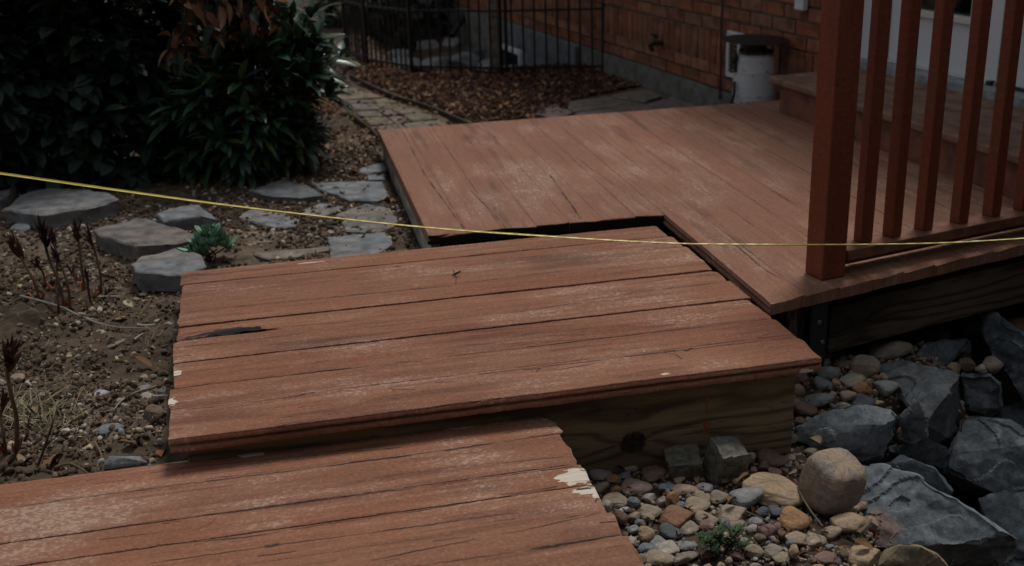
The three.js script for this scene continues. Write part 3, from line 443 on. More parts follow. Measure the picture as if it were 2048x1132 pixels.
  part('threshold', boxUV(box(1.9, 0.05, 0.16, 0.95, 0.193, D - 0.01, 0.004), 3), mat([0.30, 0.32, 0.33], 0.6, { map: GRAIN.map }), H);
  // rust-coloured stains low on the doors are real marks
  const vent = part('vent_cover', mergeGeometries([box(0.27, 0.025, 0.02, -0.91, 0.225, 0.022, 0.003), box(0.27, 0.025, 0.02, -0.91, -0.03, 0.022, 0.003), box(0.025, 0.26, 0.02, -1.035, 0.098, 0.022, 0.003), box(0.025, 0.26, 0.02, -0.785, 0.098, 0.022, 0.003), box(0.018, 0.24, 0.016, -0.91, 0.098, 0.022)]), whiteM, H);
  for (let k = 0; k < 9; k++) { const sl = part('slat', box(0.22, 0.016, 0.004), capM, vent); sl.position.set(-0.91, 0.0 + k * 0.025, 0.02); sl.rotation.x = 0.6; }
  const [bs, by] = onWall(1613, 10); part('outlet_box', mergeGeometries([box(0.085, 0.15, 0.035, bs, by + 0.05, 0.035, 0.006), box(0.06, 0.012, 0.04, bs, by - 0.012, 0.035)]), whiteM, H);
  part('cable', tube([V(-1.105, 2.4, 0.03), V(-1.1, 1.2, 0.032), V(-1.104, 0.42, 0.034), V(-1.11, 0.12, 0.034), V(-1.1, -0.01, 0.034), V(-1.11, -0.2, 0.03)], 0.008, 24, 8), mat([0.05, 0.025, 0.02], 0.6), H);
  const [fs, fy] = onWall(1328, 85); const fa = part('hose_tap', mergeGeometries([new THREE.CylinderGeometry(0.016, 0.016, 0.09, 10).rotateX(Math.PI / 2).translate(fs, fy, 0.05), new THREE.CylinderGeometry(0.014, 0.016, 0.06, 10).rotateX(0.5).translate(fs, fy - 0.025, 0.1), new THREE.CylinderGeometry(0.006, 0.006, 0.05, 8).translate(fs, fy + 0.03, 0.07)]), mat([0.06, 0.045, 0.035], 0.5, { metalness: 0.5 }), H);
  part('handle', new THREE.TorusGeometry(0.026, 0.007, 8, 14).rotateX(Math.PI / 2 - 0.5).translate(fs, fy + 0.055, 0.075), blackM, fa);
}
// --- a tall unseen timber block, added behind the viewer to shade everything that faces the camera
{
  const o = thing('added_shade_block', 'tall dark timber block added unseen behind the viewer to shade camera-facing sides', 'added_blocker', V(0.2, -0.3, 6.9));
  for (let i = 0; i < 44; i++) { const b = part('board', i ? o.children[0].geometry : boxUV(box(0.245, 5.3, 0.05, 0, 2.65, 0, 0.004), 1), darkWoodM, o); b.position.set(-5.5 + i * 0.25, 0, 0.01 * (i % 2)); }
  part('wall', box(11.1, 5.28, 0.12, -0.12, 2.64, 0.1), darkWoodM, o); for (const x of [-5.6, 5.36]) part('wall', box(0.12, 5.28, 4, x, 2.64, 2.15), darkWoodM, o); part('wall', box(11, 5.28, 0.12, -0.12, 2.64, 4.2), darkWoodM, o); part('roof', box(11.6, 0.12, 4.8, -0.12, 5.38, 2.1), darkWoodM, o);
}
// --- wooden step below the door
{
  const p0 = V(2.042, 0, -1.54), p1 = V(2.21, 0, 0.30), d = p1.clone().sub(p0).normalize(), turn = Math.atan2(-d.z, d.x) + 0; const L = 3.2;
  const S = thing('porch_step', 'red-brown wooden step with a worn tread below the white doors', 'wooden step', p0, -Math.atan2(d.z, d.x));     // local x runs along the riser toward the camera, local z away to the left
  part('riser', boxUV(box(L, 0.142, 0.03, L / 2 - 0.0, 0.072, -0.015, 0.002), 2), redFadedM, S);
  part('end_board', boxUV(box(0.03, 0.14, 0.5, 0.016, 0.071, -0.285, 0.002), 2), redFadedM, S);
  const tm = mat([0.27, 0.155, 0.105], 0.7, { map: GRAIN.map, bumpMap: GRAIN.bump, bumpScale: 0.002 });
  part('tread', boxUV(box(L + 0.06, 0.036, 0.30, L / 2 - 0.03, 0.162, -0.115, 0.009), 2), tm, S); part('tread', boxUV(box(L + 0.06, 0.035, 0.31, L / 2 - 0.03, 0.161, -0.424, 0.006), 2), tm, S);
}

// ================================================================== STONES
// a rounded or angular stone of unit size: directions pushed out to a set of cut planes, smoothed
function stoneGeo(seed, nPlanes, sharp, detail, rough = 0.03, extra = []) {
  const r = rng(seed), pl = []; for (let i = 0; i < nPlanes; i++) { const z = r() * 2 - 1, a = r() * 6.283, q = Math.sqrt(1 - z * z); pl.push([q * Math.cos(a), z, q * Math.sin(a), 0.62 + 0.38 * r()]); }
  pl.push(...extra); let g = mergeVertices((() => { const i = new THREE.IcosahedronGeometry(1, detail); i.deleteAttribute('uv'); i.deleteAttribute('normal'); return i; })(), 1e-5); const P = g.attributes.position; let mx = V(0, 0, 0);
  for (let i = 0; i < P.count; i++) {
    const d = V(P.getX(i), P.getY(i), P.getZ(i)).normalize(); let s = Math.pow(1.0, -sharp);
    for (const p of pl) { const c = d.x * p[0] + d.y * p[1] + d.z * p[2]; if (c > 0.05) s += Math.pow(c / p[3], sharp); }
    const rad = Math.pow(s, -1 / sharp) * (1 + rough * fbm3(d.x * 3 + seed, d.y * 3, d.z * 3, 3) * 2 + rough * 0.25 * n3(d.x * 14, d.y * 14, d.z * 14 + seed)); d.multiplyScalar(rad); P.setXYZ(i, d.x, d.y, d.z); mx.max(V(Math.abs(d.x), Math.abs(d.y), Math.abs(d.z)));
  }
  g.scale(1 / mx.x, 1 / mx.y, 1 / mx.z); g.computeVertexNormals();
  const vx = r() * 9; paintVerts(g, (x, y, z) => { const a = fbm3(x * 1.6 + seed, y * 1.6, z * 1.6, 3), b = n3(x * 9, y * 9, z * 9 + seed), c = ss(0.25, 0.6, fbm3(x * 2.2 + vx, y * 2.2, z * 2.2 + 7, 3)), sp = n3(x * 24, y * 24, z * 24 + seed); const k = 1 + 0.22 * a + 0.09 * b + 0.08 * sp; return [k * mix(1, 1.22, c), k * mix(1, 1.18, c), k * mix(1, 1.16, c)]; });
  const n = P.count, uv = new Float32Array(n * 2); for (let i = 0; i < n; i++) { uv[i * 2] = Math.atan2(P.getZ(i), P.getX(i)) / 3.1416; uv[i * 2 + 1] = P.getY(i); } g.setAttribute('uv', new THREE.BufferAttribute(uv, 2)); return g;
}
const roundGeos = [1, 2, 3, 4, 5].map(s => stoneGeo(500 + s, 18, 7, 11, 0.035)), angGeos = [1, 2, 3, 4, 5].map(s => stoneGeo(600 + s, 13, 22, 12, 0.03));
const stoneM = {}; const stoneCol = {
  tan: [0.383, 0.301, 0.219], pale: [0.466, 0.409, 0.335], taupe: [0.308, 0.254, 0.206], grey: [0.294, 0.294, 0.284], darkgrey: [0.120, 0.127, 0.134], bluegrey: [0.216, 0.235, 0.245], orange: [0.413, 0.229, 0.118], rust: [0.283, 0.148, 0.089], brown: [0.223, 0.155, 0.111], pink: [0.425, 0.299, 0.231], reddish: [0.266, 0.164, 0.136], mauve: [0.313, 0.279, 0.270], sand: [0.446, 0.325, 0.209], white: [0.500, 0.500, 0.500] };
for (const k in stoneCol) stoneM[k] = mat(stoneCol[k], 0.72, { vertexColors: true, map: GRAINFINE.map, bumpMap: GRAIN.bump, bumpScale: 0.0015 });
const word = { tan: 'tan', pale: 'pale cream', taupe: 'grey-brown', grey: 'grey', darkgrey: 'dark grey', bluegrey: 'blue-grey', orange: 'orange-brown', rust: 'rust-brown', brown: 'brown', pink: 'pinkish tan', reddish: 'reddish', mauve: 'greyish mauve', sand: 'sandy', white: 'whitish' };
// resting heights over the cobble bed
const HM = { x0: -0.1, z0: 0.6, n: 520, m: 400, d: 0.005 }; HM.h = new Float32Array(HM.n * HM.m).fill(-9);
const hAt = (x, z) => { const i = Math.round((x - HM.x0) / HM.d), j = Math.round((z - HM.z0) / HM.d); const g = gy(x, z); return i < 0 || j < 0 || i >= HM.n || j >= HM.m ? g : Math.max(g, HM.h[j * HM.n + i]); };
function hStamp(x, z, y, a, c, b) { for (let dz = -c; dz <= c; dz += HM.d) for (let dx = -a; dx <= a; dx += HM.d) { const e = (dx / a) ** 2 + (dz / c) ** 2; if (e >= 1) continue; const i = Math.round((x + dx - HM.x0) / HM.d), j = Math.round((z + dz - HM.z0) / HM.d); if (i < 0 || j < 0 || i >= HM.n || j >= HM.m) continue; const t = y + b * Math.sqrt(1 - e), k = j * HM.n + i; if (t > HM.h[k]) HM.h[k] = t; } }
const placed = [], anchors = [], anon = [];
// w, h in pixels of the photograph give the stone's real size at the distance where it lies
function cobble(px, py, w, h, col, ang, label, group, cat = 'stone', name = 'cobble', sink = 0.30) {
  let p = atG(px, py, 0.02); const k = depthOf(p) / FPX, a = w * k / 2, D = a * rr(0.8, 1.0), v = clamp((h * k / 2 - 0.42 * D) / 0.8, 0.42 * a, 1.15 * a);
  p = atG(px, py, v * (1 - sink)); const g = (ang ? angGeos : roundGeos)[Math.floor(rand() * 5)];
  const o = solo(name, g, stoneM[col], label, cat, group); o.scale.set(a, v, D); o.position.copy(p);
  o.quaternion.setFromEuler(new THREE.Euler(rr(-0.12, 0.12), 0.15 + rr(-0.25, 0.25), rr(-0.15, 0.15), 'YXZ'));
  hStamp(p.x, p.z, p.y, a, D, v); placed.push([p.x, p.z, Math.max(a, D) * 0.9]); if (group) anon.push([o, px, py, `${w > 26 ? 'middle-sized' : 'small'} ${word[col]} ${ang ? 'angular ' : ''}stone`, group]); else { anchors.push([px, py, label]); } return o;
}
// --- big angular rocks: visible corners (pixel, level) and a body reaching away and down behind them
const rockM = mat(0xffffff, 0.88, { vertexColors: true, map: GRAINFINE.map, bumpMap: GRAIN.bump, bumpScale: 0.005 });
function subdiv(g, maxL) { let P = g.index ? g.toNonIndexed().attributes.position.array : g.attributes.position.array; let tri = []; for (let i = 0; i < P.length; i += 9) tri.push([[P[i], P[i + 1], P[i + 2]], [P[i + 3], P[i + 4], P[i + 5]], [P[i + 6], P[i + 7], P[i + 8]]]); const out = []; const d = (a, b) => Math.hypot(a[0] - b[0], a[1] - b[1], a[2] - b[2]), m = (a, b) => { const s = (a[0] < b[0] || (a[0] === b[0] && (a[1] < b[1] || (a[1] === b[1] && a[2] < b[2])))); const [p, q] = s ? [a, b] : [b, a]; return [(p[0] + q[0]) / 2, (p[1] + q[1]) / 2, (p[2] + q[2]) / 2]; };
  while (tri.length) { const [a, b, c] = tri.pop(); const x = d(a, b), y = d(b, c), z = d(c, a), M = Math.max(x, y, z); if (M < maxL) { out.push(...a, ...b, ...c); continue; } if (M === x) { const e = m(a, b); tri.push([a, e, c], [e, b, c]); } else if (M === y) { const e = m(b, c); tri.push([a, b, e], [a, e, c]); } else { const e = m(c, a); tri.push([a, b, e], [e, b, c]); } }
  const q = new THREE.BufferGeometry(); q.setAttribute('position', new THREE.Float32BufferAttribute(out, 3)); return q; }
function rock({ pts, deep = 0.2, seed, col = [0.115, 0.125, 0.135], vein = 0.6, label, rough = 1, name = 'boulder', res = 0.009, warm = 0 }) {
  const mx = pts.reduce((q, p) => q + p[0], 0) / pts.length, my = pts.reduce((q, p) => q + p[1], 0) / pts.length, ex = name === 'boulder' ? 1.06 : 1; const P = pts.map(([x, y, l]) => at(mx + (x - mx) * ex, my + (y - my) * ex, l)), c = P.reduce((s, p) => s.add(p), V(0, 0, 0)).divideScalar(P.length), all = [...P];
  const away = c.clone().sub(EYE).normalize(); away.y -= 0.25; away.normalize();
  for (const p of P) all.push(p.clone().addScaledVector(p.clone().sub(EYE).normalize(), deep * 0.55).lerp(c.clone().addScaledVector(away, deep * 0.5), 0.06), p.clone().lerp(c, 0.3).addScaledVector(away, deep));
  let g = new ConvexGeometry(all.map(p => p.clone().sub(c))); g = mergeVertices((() => { const q = subdiv(g, res); return q; })(), 1e-5);
  const Q = g.attributes.position; g.computeVertexNormals(); const N = g.attributes.normal.clone();
  for (let i = 0; i < Q.count; i++) { const x = Q.getX(i), y = Q.getY(i), z = Q.getZ(i), st = fbm3(x * 5 + seed, y * 5, z * 5, 3), lay = n3(x * 4 + seed, (y + 0.25 * x) * 42, z * 4), f = 0.024 * st + 0.015 * (Math.round(2.4 * n3(x * 8, y * 8 + seed, z * 8)) / 2.4) + 0.004 * lay + 0.004 * n3(x * 45, y * 45, z * 45 + seed) - 0.004; const k = f * rough; Q.setXYZ(i, x + N.getX(i) * k, y + N.getY(i) * k, z + N.getZ(i) * k); }
  g.deleteAttribute('normal'); g = toCreasedNormals(g, 0.32);
  paintVerts(g, (x, y, z) => { const a = fbm3(x * 4 + seed, y * 4, z * 4, 4), b = fbm3(x * 22, y * 22 + seed, z * 22, 3), w1 = 1 - Math.abs(fbm3(x * 6 + seed * 2, y * 6, z * 6, 4)) * 11, w2 = 1 - Math.abs(fbm3(x * 16, y * 16 + seed, z * 11, 4)) * 9; const patch = ss(-0.05, 0.4, fbm3(x * 6, y * 6, z * 6 + seed * 3, 3)); const vn = clamp(ss(-0.2, 1, w1) * (0.35 + patch) + 0.75 * ss(0.0, 1, w2) * patch + 0.25 * patch * ss(0, .4, b)) * vein * ss(-0.7, 0.3, b), k = 1 + 0.28 * a + 0.22 * b, spk = n3(x * 160, y * 160, z * 160 + seed) > 0.72 ? 0.12 : 0; const q = clamp(1.25 * vn + spk); const rs = warm * ss(0.25, 0.55, fbm3(x * 6 + 31, y * 6, z * 6, 3)); return [mix(mix(col[0] * k, 0.44, q), 0.34, rs), mix(mix(col[1] * k, 0.46, q), 0.17, rs), mix(mix(col[2] * k, 0.48, q), 0.10, rs)]; });
  g = boxUV(g, 4); const o = solo(name, g, rockM, label, 'boulder', 'rocks beside the deck'); o.position.copy(c); o.userData.group = undefined; delete o.userData.group; return o;
}
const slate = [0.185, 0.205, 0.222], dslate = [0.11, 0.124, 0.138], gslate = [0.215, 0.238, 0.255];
rock({ seed: 1, deep: 0.2, col: gslate, vein: 0.75, label: 'white-veined grey angular boulder just right of the middle step corner', pts: [[1586, 852, -.27], [1642, 824, -.23], [1705, 810, -.20], [1785, 814, -.20], [1803, 832, -.225], [1793, 876, -.32], [1765, 915, -.37], [1725, 927, -.37], [1685, 895, -.31], [1650, 888, -.31], [1594, 884, -.31], [1769, 850, -.225]] });
rock({ seed: 2, deep: 0.28, col: slate, vein: 0.45, warm: 0.5, label: 'largest grey slab sloping down the bottom right corner beside the round boulder', pts: [[1727, 935, -.30], [1764, 942, -.29], [1837, 955, -.28], [1899, 990, -.31], [1939, 1014, -.34], [2001, 1059, -.38], [2031, 1072, -.41], [2030, 1092, -.47], [1990, 1128, -.55], [1889, 1126, -.50], [1850, 1110, -.46], [1764, 1094, -.41], [1725, 1074, -.39], [1715, 1000, -.35], [1964, 1085, -.40]] });
rock({ seed: 3, deep: 0.22, col: [0.145, 0.157, 0.166], vein: 0.2, label: 'dark smooth grey rock with an upright broken face, behind the veined boulder', pts: [[1759, 736, -.29], [1793, 722, -.27], [1823, 726, -.27], [1887, 741, -.26], [1922, 749, -.28], [1924, 790, -.38], [1912, 880, -.55], [1852, 898, -.55], [1850, 845, -.34], [1798, 791, -.33], [1900, 778, -.28], [1770, 765, -.31]] });
rock({ seed: 4, deep: 0.2, col: slate, vein: 0.8, label: 'grey rock with a white marbled face below the leaning slab', pts: [[1922, 747, -.37], [1981, 747, -.36], [2006, 768, -.39], [2011, 815, -.48], [1969, 833, -.52], [1932, 825, -.50], [1920, 780, -.43]] });
rock({ seed: 5, deep: 0.3, col: slate, vein: 0.95, label: 'big marbled grey boulder at the right edge below the rocks', pts: [[1922, 835, -.45], [1962, 834, -.44], [2026, 850, -.43], [2070, 885, -.45], [2075, 960, -.56], [2048, 990, -.62], [2001, 992, -.62], [1951, 960, -.58], [1889, 945, -.56], [1890, 905, -.51], [1912, 867, -.47]] });
rock({ seed: 6, deep: 0.16, col: [0.10, 0.115, 0.135], vein: 0.7, label: 'long bluish slab leaning against the others at the right edge', pts: [[1959, 650, -.30], [1969, 626, -.25], [1996, 630, -.25], [2048, 672, -.29], [2075, 700, -.32], [2075, 815, -.52], [2048, 800, -.50], [1996, 726, -.41], [1974, 687, -.35]] });
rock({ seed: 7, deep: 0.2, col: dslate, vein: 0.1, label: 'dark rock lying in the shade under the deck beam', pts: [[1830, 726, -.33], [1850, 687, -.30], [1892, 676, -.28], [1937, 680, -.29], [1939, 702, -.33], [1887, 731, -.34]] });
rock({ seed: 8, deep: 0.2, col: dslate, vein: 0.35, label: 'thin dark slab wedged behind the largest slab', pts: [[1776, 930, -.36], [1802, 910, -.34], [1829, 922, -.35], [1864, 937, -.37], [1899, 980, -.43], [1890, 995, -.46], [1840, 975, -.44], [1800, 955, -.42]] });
rock({ seed: 9, deep: 0.12, col: [0.16, 0.17, 0.175], vein: 0.15, label: 'flat light grey stone standing between the veined and the dark boulder', pts: [[1803, 835, -.28], [1835, 812, -.25], [1848, 835, -.29], [1849, 870, -.36], [1825, 884, -.38], [1806, 876, -.37]] });
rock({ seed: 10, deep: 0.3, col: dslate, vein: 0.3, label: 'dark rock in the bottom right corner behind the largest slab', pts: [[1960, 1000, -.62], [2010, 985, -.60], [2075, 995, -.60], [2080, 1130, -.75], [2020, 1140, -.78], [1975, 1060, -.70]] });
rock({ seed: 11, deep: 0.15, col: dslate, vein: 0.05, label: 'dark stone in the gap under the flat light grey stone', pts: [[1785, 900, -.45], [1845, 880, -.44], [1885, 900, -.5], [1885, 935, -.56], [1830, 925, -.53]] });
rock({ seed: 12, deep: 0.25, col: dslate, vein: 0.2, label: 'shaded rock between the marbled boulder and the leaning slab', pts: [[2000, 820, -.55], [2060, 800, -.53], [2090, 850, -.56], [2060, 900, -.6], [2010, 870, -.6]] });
rock({ seed: 13, deep: 0.14, col: [0.26, 0.20, 0.13], vein: 0.1, rough: 0.7, label: 'broad tan stone cut by the bottom edge below the largest slab', pts: [[1764, 1130, -.37], [1775, 1105, -.345], [1800, 1095, -.33], [1840, 1098, -.335], [1870, 1115, -.36], [1890, 1140, -.40], [1850, 1165, -.44], [1780, 1160, -.42]] });
for (const [x, y, s, l] of [[1900, 720, .05, 'small brown stone in the dark gap beside the leaning slab'], [1862, 700, .07, '']]) { if (!l) continue; cobble(x + 30, y + 8, 34, 22, 'brown', true, l); }
// rounded boulders with names of their own
{
  const p = atG(1669, 962, 0.085), k = depthOf(p) / FPX, b = solo('boulder', paintVerts(stoneGeo(781, 0, 7.5, 34, 0.02, [[1, 0.05, 0, .72], [-1, 0.1, 0, .72], [0.1, 1, 0.1, .66], [0, -1, 0, .7], [0.1, 0.1, 1, .70], [0, 0, -1, .72], [0.62, 0.62, 0.48, .90], [-0.6, 0.6, 0.53, .88], [0.6, -0.3, 0.75, .9]]), (x, y, z) => { const cr = Math.abs(x + 0.35 + 0.12 * n3(y * 4, z * 4, 1)) < 0.018 && y > -0.1 ? 0.6 : 1, g = ss(-0.2, 0.3, fbm3(x * 1.6, y * 1.8 + 4, z * 1.6, 3)), ban = 1 + 0.08 * n3(x * 2, y * 13, z * 2), sp = 1 + 0.12 * n3(x * 26, y * 26, z * 26), k = cr * ban * sp; return [k * mix(1.18, 0.82, g), k * mix(1.08, 0.86, g), k * mix(0.95, 0.92, g)]; }), stoneM.mauve.clone(), 'big smooth round tan and grey boulder at the lower right', 'boulder'); b.material.color.setRGB(0.34, 0.275, 0.22); b.scale.set(61 * k, 55 * k, 53 * k); b.position.copy(p); b.rotation.set(0.25, 0.25, -0.12); hStamp(p.x, p.z, p.y, .08, .08, .07); placed.push([p.x, p.z, .085]);
}
cobble(1778, 700, 92, 62, 'taupe', false, 'large rounded grey-brown stone under the deck beam', null, 'stone', 'boulder');
cobble(1731, 733, 66, 66, 'tan', true, 'tan stone with pits and a pale cap beside the steel bracket', null, 'stone', 'boulder');
cobble(1769, 775, 54, 50, 'grey', false, 'rounded grey stone between the pitted tan stone and the dark rock', null, 'stone', 'boulder');
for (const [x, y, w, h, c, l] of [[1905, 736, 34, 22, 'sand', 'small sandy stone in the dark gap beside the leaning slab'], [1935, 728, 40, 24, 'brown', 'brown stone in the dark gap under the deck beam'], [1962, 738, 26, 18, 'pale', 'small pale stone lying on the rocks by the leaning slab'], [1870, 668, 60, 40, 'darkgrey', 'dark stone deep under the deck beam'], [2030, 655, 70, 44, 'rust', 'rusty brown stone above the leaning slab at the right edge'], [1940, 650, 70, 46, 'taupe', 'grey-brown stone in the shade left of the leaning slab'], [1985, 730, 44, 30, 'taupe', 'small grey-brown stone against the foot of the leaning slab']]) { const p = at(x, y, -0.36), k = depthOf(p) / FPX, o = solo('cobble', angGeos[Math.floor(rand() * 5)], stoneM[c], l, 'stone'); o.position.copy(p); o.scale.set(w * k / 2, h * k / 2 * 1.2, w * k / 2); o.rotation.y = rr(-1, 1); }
// two broken concrete blocks
{
  const cm = mat([0.19, 0.18, 0.145], 0.95, { map: GRAIN.map, bumpMap: GRAIN.bump, bumpScale: 0.006 });
  const blockGeo = (w, h, d, seed) => { let g = mergeVertices((() => { const q = new THREE.BoxGeometry(w, h, d, 14, 12, 12); q.deleteAttribute('uv'); q.deleteAttribute('normal'); return q; })(), 1e-5); const P = g.attributes.position; for (let i = 0; i < P.count; i++) { const x = P.getX(i), y = P.getY(i), z = P.getZ(i), e = 0.002 * n3(x * 40 + seed, y * 40, z * 40) + 0.0022 * n3(x * 110, y * 110 + seed, z * 110); const cx = Math.abs(x) / (w / 2), cy = Math.abs(y) / (h / 2), cz = Math.abs(z) / (d / 2), sh = 1 - 0.02 * ss(2.2, 2.9, cx + cy + cz) - 0.012 * ss(1.5, 2, Math.max(cx + cy, cy + cz, cx + cz)); P.setXYZ(i, x * sh + e, y * sh + e * (y > 0 ? 1.6 : 0.4), z * sh - e); } g.deleteAttribute('normal'); g = toCreasedNormals(g, 0.6); return boxUV(g, 9); };
  for (const [px, py, w, h, d, t, tilt, l] of [[1366, 928, .092, .062, .085, -0.15, 0.06, 'wider low broken concrete block against the step front'], [1452, 925, .084, .105, .085, 0.1, -0.12, 'taller square broken concrete block near the step corner']]) { const p = atG(px, py, h * 0.42), b = solo('concrete_block', blockGeo(w, h, d, px), cm, l, 'concrete block', 'concrete blocks beside the step'); delete b.userData.group; b.position.copy(p); b.rotation.set(0.18, t, tilt, 'YXZ'); hStamp(p.x, p.z, p.y, w / 2, d / 2, h / 2); placed.push([p.x, p.z, w * 0.6]); }
}
// --- river stones right of the lower step: read off the photograph one by one
const za = (cx, cy) => [1050 + cx / 2.505, 680 + cy / 2.505], zb = (cx, cy) => [1450 + cx / 2.505, 680 + cy / 2.505];
const listA = [[255, 570, 65, 110, 'taupe', 0, 'tall pale stone standing at the corner of the lowest step'], [335, 600, 110, 80, 'brown', 1, 'brown and grey stone under the timber front beside the step corner'], [410, 590, 45, 50, 'brown', 0], [500, 575, 110, 50, 'taupe', 0, 'long grey-brown stone lying against the timber front below the knot'], [575, 590, 40, 75, 'taupe', 0], [525, 632, 105, 72, 'taupe', 0, 'smooth grey-brown stone in front of the dark knot'], [365, 668, 120, 65, 'mauve', 0, 'oval greyish mauve stone at the tip of the lowest step'], [440, 698, 70, 55, 'orange', 1, 'orange-brown stone with a hollow right of the mauve oval stone'], [455, 755, 55, 60, 'orange', 0, 'small mustard-brown stone above the flat tan stone'], [375, 742, 85, 75, 'tan', 0, 'tan stone touching the chipped end of the lowest step'], [455, 805, 125, 85, 'tan', 1, 'flat tan stone by the splintered step end'], [555, 737, 135, 100, 'pink', 0, 'large smooth pinkish tan stone in the middle of the cobbles'], [645, 613, 85, 60, 'reddish', 1, 'reddish stone left of the low concrete block'], [640, 670, 120, 60, 'brown', 0], [700, 670, 75, 55, 'taupe', 0], [620, 790, 65, 60, 'pale', 1, 'pale angular stone below the pinkish tan stone'], [685, 810, 55, 65, 'taupe', 0], [738, 800, 65, 95, 'orange', 1, 'upright orange tan stone above the rust-brown wedge'], [797, 750, 110, 75, 'pink', 0, 'pinkish stone in front of the low concrete block'], [625, 862, 105, 90, 'tan', 1, 'tan stone left of the rust-brown wedge'], [757, 882, 170, 90, 'rust', 1, 'large rust-brown wedge-shaped stone'], [905, 740, 85, 65, 'grey', 0, 'dark mottled stone in front of the taller concrete block'], [885, 785, 90, 50, 'tan', 0], [860, 825, 120, 50, 'tan', 1], [900, 895, 115, 80, 'tan', 0, 'tan stone above the green plant'], [970, 785, 90, 70, 'taupe', 1], [1035, 870, 150, 75, 'tan', 1, 'hollowed tan stone left of the mottled grey stone'], [1100, 790, 165, 140, 'grey', 0, 'large mottled pale grey round stone'], [1250, 755, 280, 150, 'sand', 1, 'largest orange-tan angular stone in the cobbles'], [1265, 850, 100, 60, 'darkgrey', 0, 'dark grey stone under the largest orange-tan stone'], [1190, 865, 65, 60, 'darkgrey', 1], [1350, 895, 145, 125, 'orange', 1, 'orange stone with a pale patch below the round boulder'], [1215, 960, 95, 100, 'reddish', 0, 'pinkish brown stone left of the orange stone'], [1160, 910, 75, 70, 'grey', 0], [1140, 950, 60, 55, 'pale', 1], [725, 958, 120, 60, 'darkgrey', 0, 'flat dark grey stone below the rust-brown wedge'], [825, 940, 95, 65, 'taupe', 0], [605, 972, 80, 90, 'sand', 1, 'orange-tan block-shaped stone near the step edge'], [665, 1012, 80, 50, 'grey', 0], [618, 1043, 90, 50, 'bluegrey', 0, 'dark blue-grey stone beside the step edge'], [715, 1043, 105, 48, 'pale', 0, 'flat pale stone left of the green plant'], [810, 1030, 90, 60, 'grey', 0], [545, 948, 60, 55, 'grey', 0], [575, 915, 50, 45, 'bluegrey', 0], [493, 853, 50, 42, 'white', 0, 'small bluish white pebble below the splintered step end'], [550, 885, 70, 60, 'tan', 1], [1060, 925, 90, 65, 'taupe', 1], [1360, 1000, 105, 90, 'tan', 1], [1245, 1055, 105, 80, 'taupe', 1], [1440, 1010, 90, 80, 'tan', 0], [1150, 1060, 90, 80, 'tan', 1], [670, 1095, 140, 65, 'tan', 0, 'long tan stone cut by the bottom edge left of the plant'], [725, 735, 75, 60, 'bluegrey', 0], [1230, 590, 160, 80, 'brown', 0, 'long dark brown stone under the right end of the timber front'], [770, 700, 60, 40, 'sand', 0], [545, 815, 60, 70, 'bluegrey', 1], [410, 830, 60, 80, 'pale', 0], [530, 1010, 70, 70, 'pale', 0], [830, 1080, 80, 50, 'taupe', 0], [465, 610, 40, 60, 'grey', 0], [500, 680, 70, 50, 'bluegrey', 1], [885, 560, 70, 100, 'bluegrey', 0, 'rounded blue-grey stone behind the two concrete blocks'], [440, 650, 60, 40, 'grey', 0]];
const listB = [[390, 340, 130, 100, 'brown', 0, 'smooth round brown stone beside the timber corner'], [465, 300, 130, 95, 'grey', 0, 'sloping grey and tan stone above the round brown stone'], [350, 255, 80, 85, 'tan', 0], [485, 220, 95, 85, 'grey', 0, 'round grey and tan stone beside the step corner'], [515, 170, 95, 95, 'grey', 0], [640, 205, 120, 80, 'pale', 1, 'angular stone with a blue-grey top and a pale face'], [555, 150, 55, 50, 'orange', 0], [680, 250, 75, 85, 'orange', 1, 'orange tan stone in front of the grey round stone'], [610, 280, 80, 75, 'tan', 0], [690, 305, 110, 70, 'darkgrey', 1, 'jagged dark stone on the back of the veined boulder'], [375, 190, 80, 80, 'reddish', 1, 'reddish brown stone under the end of the nosing'], [435, 165, 50, 60, 'taupe', 0], [483, 60, 100, 100, 'brown', 1, 'tall brown stone standing by the deck bracket'], [500, 122, 55, 60, 'bluegrey', 0], [583, 92, 45, 50, 'bluegrey', 1], [528, 290, 50, 70, 'tan', 0], [860, 325, 120, 50, 'pale', 0, 'flat pale stone between the veined boulder and the dark rock'], [760, 315, 60, 40, 'sand', 0], [905, 475, 80, 110, 'reddish', 1, 'reddish tan stone wedged beside the veined boulder'], [590, 325, 60, 30, 'tan', 0], [435, 562, 75, 60, 'tan', 1], [620, 925, 170, 130, 'sand', 1, 'flat orange-tan stone at the foot of the round boulder'], [530, 965, 95, 85, 'tan', 0], [455, 1000, 90, 80, 'tan', 0], [360, 1000, 90, 75, 'mauve', 0], [505, 1095, 110, 80, 'reddish', 1], [690, 1075, 170, 100, 'sand', 1, 'broad sandy stone near the bottom edge below the round boulder'], [320, 430, 50, 110, 'taupe', 0], [720, 215, 50, 50, 'tan', 1], [450, 780, 110, 90, 'brown', 0], [600, 120, 70, 40, 'tan', 1], [710, 250, 50, 80, 'orange', 0], [330, 590, 60, 50, 'taupe', 0], [280, 1090, 80, 60, 'tan', 1], [560, 1110, 60, 40, 'darkgrey', 1]];
for (const [L, z] of [[listA, za], [listB, zb]]) for (const [cx, cy, w, h, c, a, l] of L) { const [x, y] = z(cx, cy); cobble(x, y, w / 2.505 * 1.2, h / 2.505 * 1.2, c, !!a, l || `middle-sized ${word[c]} cobble among the river stones beside the steps`, l ? null : `middle-sized ${word[c]} cobbles beside the steps`); }
